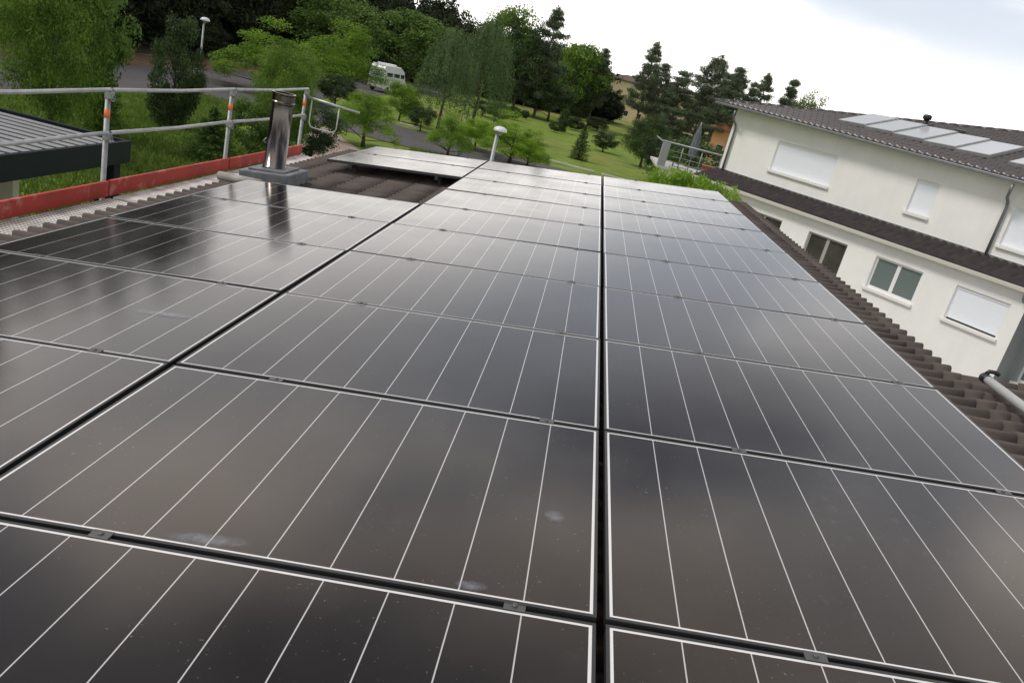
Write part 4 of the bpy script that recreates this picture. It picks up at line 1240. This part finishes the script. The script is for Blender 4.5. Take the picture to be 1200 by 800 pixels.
# small trees around the junction
gtree('young_tree', 'small round young tree with a thin trunk beside the road junction', 'tree', 425, 172, 98, 82, 'spread', L_bright)
gtree('young_tree', 'small pale green tree between the young tree and the willows', 'tree', 467, 143, 98, 48, 'broad', L_bright)
gtree('bush', 'dark round bush at the foot of the willow', 'bush', 492, 154, 124, 36, 'broad', L_dark)
gtree('willow_tree', 'left willow of the pair behind the junction, lower and paler', 'tree', 513, 152, 36, 76, 'willow', L_blue, 'pair of willows')
gtree('willow_tree', 'right willow of the pair behind the junction, taller', 'tree', 553, 150, 24, 78, 'willow', L_blue, 'pair of willows')
gtree('bush', 'yellow-green bush just behind the far left solar panels', 'bush', 524, 184, 122, 56, 'spread', L_bright)
gtree('young_tree', 'lime green sapling behind the dome-headed street lamp', 'tree', 596, 192, 128, 80, 'spread', L_lime)
gtree('young_tree', 'thin lime green sapling right of the dome-headed street lamp', 'tree', 617, 196, 150, 50, 'spread', L_lime)
gtree('bush', 'lime green shrub left of the dome-headed street lamp', 'bush', 556, 176, 132, 54, 'spread', L_lime)
# hedge balls and shrubs on the lawn
gtree('clipped_bush', 'dark clipped bush at the upper lawn edge, leftmost of three', 'bush', 565, 136, 117, 32, 'broad', L_hedge)
gtree('clipped_bush', 'lighter green bush between the dark clipped bushes on the upper lawn', 'bush', 582, 142, 120, 32, 'ball', L_mid)
gtree('clipped_bush', 'small dark clipped bush on the upper lawn, left of the distant lamp', 'bush', 600, 140, 125, 22, 'ball', L_hedge)
gtree('clipped_bush', 'tiny dark bush just right of the distant lamp', 'bush', 614, 140, 129, 11, 'ball', L_hedge)
gtree('clipped_bush', 'low dark bush left of the small upright conifer on the lawn', 'bush', 649, 155, 143, 16, 'ball', L_dark)
gtree('cone_shrub', 'small dark upright conifer at the back of the lawn', 'conifer', 658, 155, 130, 20, 'column', L_dark)
gtree('clipped_bush', 'round clipped bush in the lawn centre by the leaning pine trunk', 'bush', 673, 153, 138, 25, 'ball', L_hedge)
gtree('clipped_bush', 'dark round bush with two stems on the right lawn', 'bush', 706, 178, 154, 36, 'broad', L_hedge)
gtree('cone_shrub', 'cone-shaped dark conifer standing free in the lawn', 'conifer', 677, 187, 149, 34, 'cone', L_dark)
gtree('hedge', 'long dark hedge in front of the pale yellow building', 'hedge', 699, 154, 138, 36, 'broad', L_hedge)
gtree('bush', 'large dark bush at the right lawn edge beside the terrace', 'bush', 750, 196, 138, 60, 'bigbroad', L_dark)
gtree('bush', 'dark evergreen bush right in front of the terrace corner', 'bush', 766, 212, 160, 50, 'broad', L_hedge)
# skyline trees and conifers
gtree('fir_tree', 'tallest dark conifer rising from the wood edge above the lawn', 'tree', 625, 138, 20, 72, 'densepine', L_pine, bark=M_pinebark)
gtree('broadleaf_tree', 'round green tree right of the tallest dark conifer', 'tree', 662, 142, 46, 88, 'broad', L_fresh)
gtree('broadleaf_tree', 'dark green tree at the wood edge left of the tallest conifer', 'tree', 600, 132, 26, 66, 'broad', L_dark)
gtree('broadleaf_tree', 'mid green tree above the clipped bushes, between willow and conifer', 'tree', 582, 126, 12, 72, 'broad', L_fresh)
gtree('broadleaf_tree', 'low dark tree under the conifer at the lawn edge', 'tree', 641, 142, 92, 60, 'broad', L_dark)
gtree('broadleaf_tree', 'dark low tree between the round green tree and the slim pine', 'tree', 676, 146, 100, 36, 'broad', L_dark)
gtree('pine_tree', 'slim pine with bare leaning trunk left of the yellow building', 'tree', 688, 148, 64, 44, 'pine', L_pine, 'pines', M_pinebark)
gtree('pine_tree', 'tall pine standing in front of the yellow building', 'tree', 740, 162, 58, 54, 'pine', L_pine, 'pines', M_pinebark)
gtree('pine_tree', 'narrow pine right of the yellow building', 'tree', 757, 162, 82, 60, 'pine', L_pine, 'pines', M_pinebark)
gtree('pine_tree', 'shorter dense pine above the large dark bush', 'tree', 778, 172, 90, 76, 'densepine', L_pine, 'pines', M_pinebark)
gtree('pine_tree', 'open pine above the terrace, left of the white house corner', 'tree', 812, 176, 74, 84, 'pine', L_pine, 'pines', M_pinebark)
gtree('pine_tree', 'bushy pine between the terrace parasol and the white house corner', 'tree', 842, 180, 100, 52, 'densepine', L_pine, 'pines', M_pinebark)
ytree('pine_tree', 'wide pine directly behind the white house roof corner', 'tree', 869, 80, 120, 84, 'pine', L_pine, 'pines', M_pinebark)
ytree('pine_tree', 'narrow pine over the white house roof, second from the corner', 'tree', 902, 86, 120, 54, 'densepine', L_pine, 'pines', M_pinebark)
ytree('pine_tree', 'dark pine over the white house roof, third from the corner', 'tree', 933, 93, 120, 60, 'densepine', L_pine, 'pines', M_pinebark)
for px, top, Y, w_, kd, lab in ((792, 97, 150, 50, 'densepine', 'low pine in the gap between the dense pine and the open pine above the terrace'),
                            (830, 100, 150, 56, 'densepine', 'dark pine behind the open pine above the terrace'),
                            (852, 96, 140, 50, 'pine', 'pine just left of the white house roof corner'),
                            (886, 96, 150, 46, 'densepine', 'low dark pine peeping over the roof between the wide and the narrow pine')):
    ytree('pine_tree', lab, 'tree', px, top, Y, w_, kd, L_pine, 'pines', M_pinebark)
ytree('broadleaf_tree', 'light green treetop over the white house roof, rightmost treetop', 'tree', 958, 101, 115, 44, 'broad', L_mid)
# hedge behind the terrace and lime bush at the roof end
q = on_Y(835, 176, 52); tree('hedge', 'dark green hedge behind the terrace railing', 'hedge', (q.x - 0.5, 52, GZ), 4.6, 7.5, 'broad', L_dark)
q = on_Y(772, 180, 47.2); tree('bush', 'pale potted shrub on the terrace left of the parasol', 'bush', (on_Y(793, 178, 47.2).x, 47.2, GZ + 2.72), 1.1, 1.3, 'broad', L_mid)
for px, top, Y, w_, lab in ((795, 199, 17.4, 1.7, 'lime green bush at the far roof edge, leftmost of three before the terrace'),
                            (820, 203, 17.0, 1.7, 'lime green bush at the far roof edge, middle of three before the terrace'),
                            (846, 214, 16.4, 1.6, 'lime green bush at the far roof edge, touching the dark tile band')):
    q = on_Y(px, top, Y)
    tree('bush', lab, 'bush', (q.x, Y, GZ), (q.z - GZ) * 0.968, w_ * 0.95, 'dome', L_lime, 'lime green bushes by the roof end')
# the wood: far-off mass, one object
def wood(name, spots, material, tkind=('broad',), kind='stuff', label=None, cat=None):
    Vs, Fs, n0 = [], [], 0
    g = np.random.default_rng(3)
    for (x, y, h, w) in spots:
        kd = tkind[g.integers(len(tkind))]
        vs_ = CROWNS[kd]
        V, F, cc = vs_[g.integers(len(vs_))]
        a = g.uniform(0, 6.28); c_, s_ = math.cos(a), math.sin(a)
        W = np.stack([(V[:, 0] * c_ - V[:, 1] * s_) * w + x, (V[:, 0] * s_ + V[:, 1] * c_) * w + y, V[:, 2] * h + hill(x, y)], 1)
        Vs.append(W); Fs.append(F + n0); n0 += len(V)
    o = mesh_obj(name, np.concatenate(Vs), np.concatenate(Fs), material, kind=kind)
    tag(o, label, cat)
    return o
gg = np.random.default_rng(21)
spots = []
edge = [(-37, -10), (-38, 30), (-37.5, 62), (-36.5, 95), (-29, 122), (-15, 139), (-5, 146), (6, 168)]
def along(t):
    seg = t * (len(edge) - 1); k = min(int(seg), len(edge) - 2); f = seg - k
    return (edge[k][0] * (1 - f) + edge[k + 1][0] * f, edge[k][1] * (1 - f) + edge[k + 1][1] * f)
for row in range(6):
    nn = 34
    for k in range(nn):
        t = (k + gg.uniform(0, 0.9)) / nn
        x, y = along(t)
        dx = -row * 7.5 - gg.uniform(0, 3)
        dy = row * 5.5 * max(0, t - 0.35)
        hh = gg.uniform(12, 16.5) * (1 - 0.42 * max(0, t - 0.62) / 0.38) * (0.78 if row == 0 else 1)
        spots.append((x + dx - 3, y + dy, hh * (1.6 if t < 0.42 and row else 1), hh * gg.uniform(0.6, 0.8)))
for k in range(34):
    t = gg.uniform(0.62, 0.93); x, y = along(t); h_ = gg.uniform(9, 12.5) * (1 - 0.5 * max(0, t - 0.7))
    spots.append((x - gg.uniform(-2, 6), y + gg.uniform(2, 14), h_, h_ * gg.uniform(0.8, 1.1)))
for k in range(150):
    t = gg.uniform(0, 1); x, y = along(t); h_ = gg.uniform(2.5, 5.5)
    spots.append((x - gg.uniform(-0.5, 6), y + gg.uniform(-1, 3), h_, h_ * gg.uniform(1.0, 1.6)))
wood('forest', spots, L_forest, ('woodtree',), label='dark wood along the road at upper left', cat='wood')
fs = []
for k in range(70):
    a = gg.uniform(-0.35, 1.0)
    d = gg.uniform(300, 420)
    fs.append((math.sin(a) * d, math.cos(a) * d, gg.uniform(8, 12), gg.uniform(12, 20)))
wood('far_woods', fs, L_dark, ('woodtree',), label='distant line of trees on the horizon behind the pines', cat='wood')

fx = np.linspace(0, 1, 60); fo = np.linspace(0.4, -75, 26)
V = []
for t in fx:
    x, y = along(min(t, 0.999))
    for o_ in fo:
        xx, yy = x + o_, y + (-o_) * 0.35 * max(0, t - 0.3)
        V.append((xx, yy, hill(xx, yy) + 0.06))
nf = len(fo)
F = [(i * nf + j, i * nf + j + 1, (i + 1) * nf + j + 1, (i + 1) * nf + j) for i in range(len(fx) - 1) for j in range(nf - 1)]
mesh_obj('forest_floor', V, F, mat('leaf_litter', (0.035, 0.028, 0.016), 0.95, noise=(0.8, 0.4)), kind='structure')
# grass blades on the nearer lawn left of the roof
n = 60000
gx = gg.uniform(-24.5, -8, n); gy = gg.uniform(16.5, 47, n)
keep = ~((gx > -17.5) & (gx < -10.4) & (gy > 33) & (gy < 47))
gx, gy = gx[keep], gy[keep]; n = len(gx)
hh = gg.uniform(0.10, 0.28, n); aa = gg.uniform(0, 6.28, n); lw = gg.uniform(0.02, 0.05, n)
lx, ly = gg.normal(0, 0.08, n), gg.normal(0, 0.08, n)
V = np.stack([np.stack([gx - np.cos(aa) * lw, gy - np.sin(aa) * lw, np.full(n, GZ)], 1), np.stack([gx + np.cos(aa) * lw, gy + np.sin(aa) * lw, np.full(n, GZ)], 1), np.stack([gx + lx, gy + ly, GZ + hh], 1)], 1).reshape(-1, 3)
o = mesh_obj('grass', V, np.arange(3 * n).reshape(-1, 3), L_grass, kind='stuff')
tag(o, 'rough green grass on the lawn below the scaffold', 'grass')
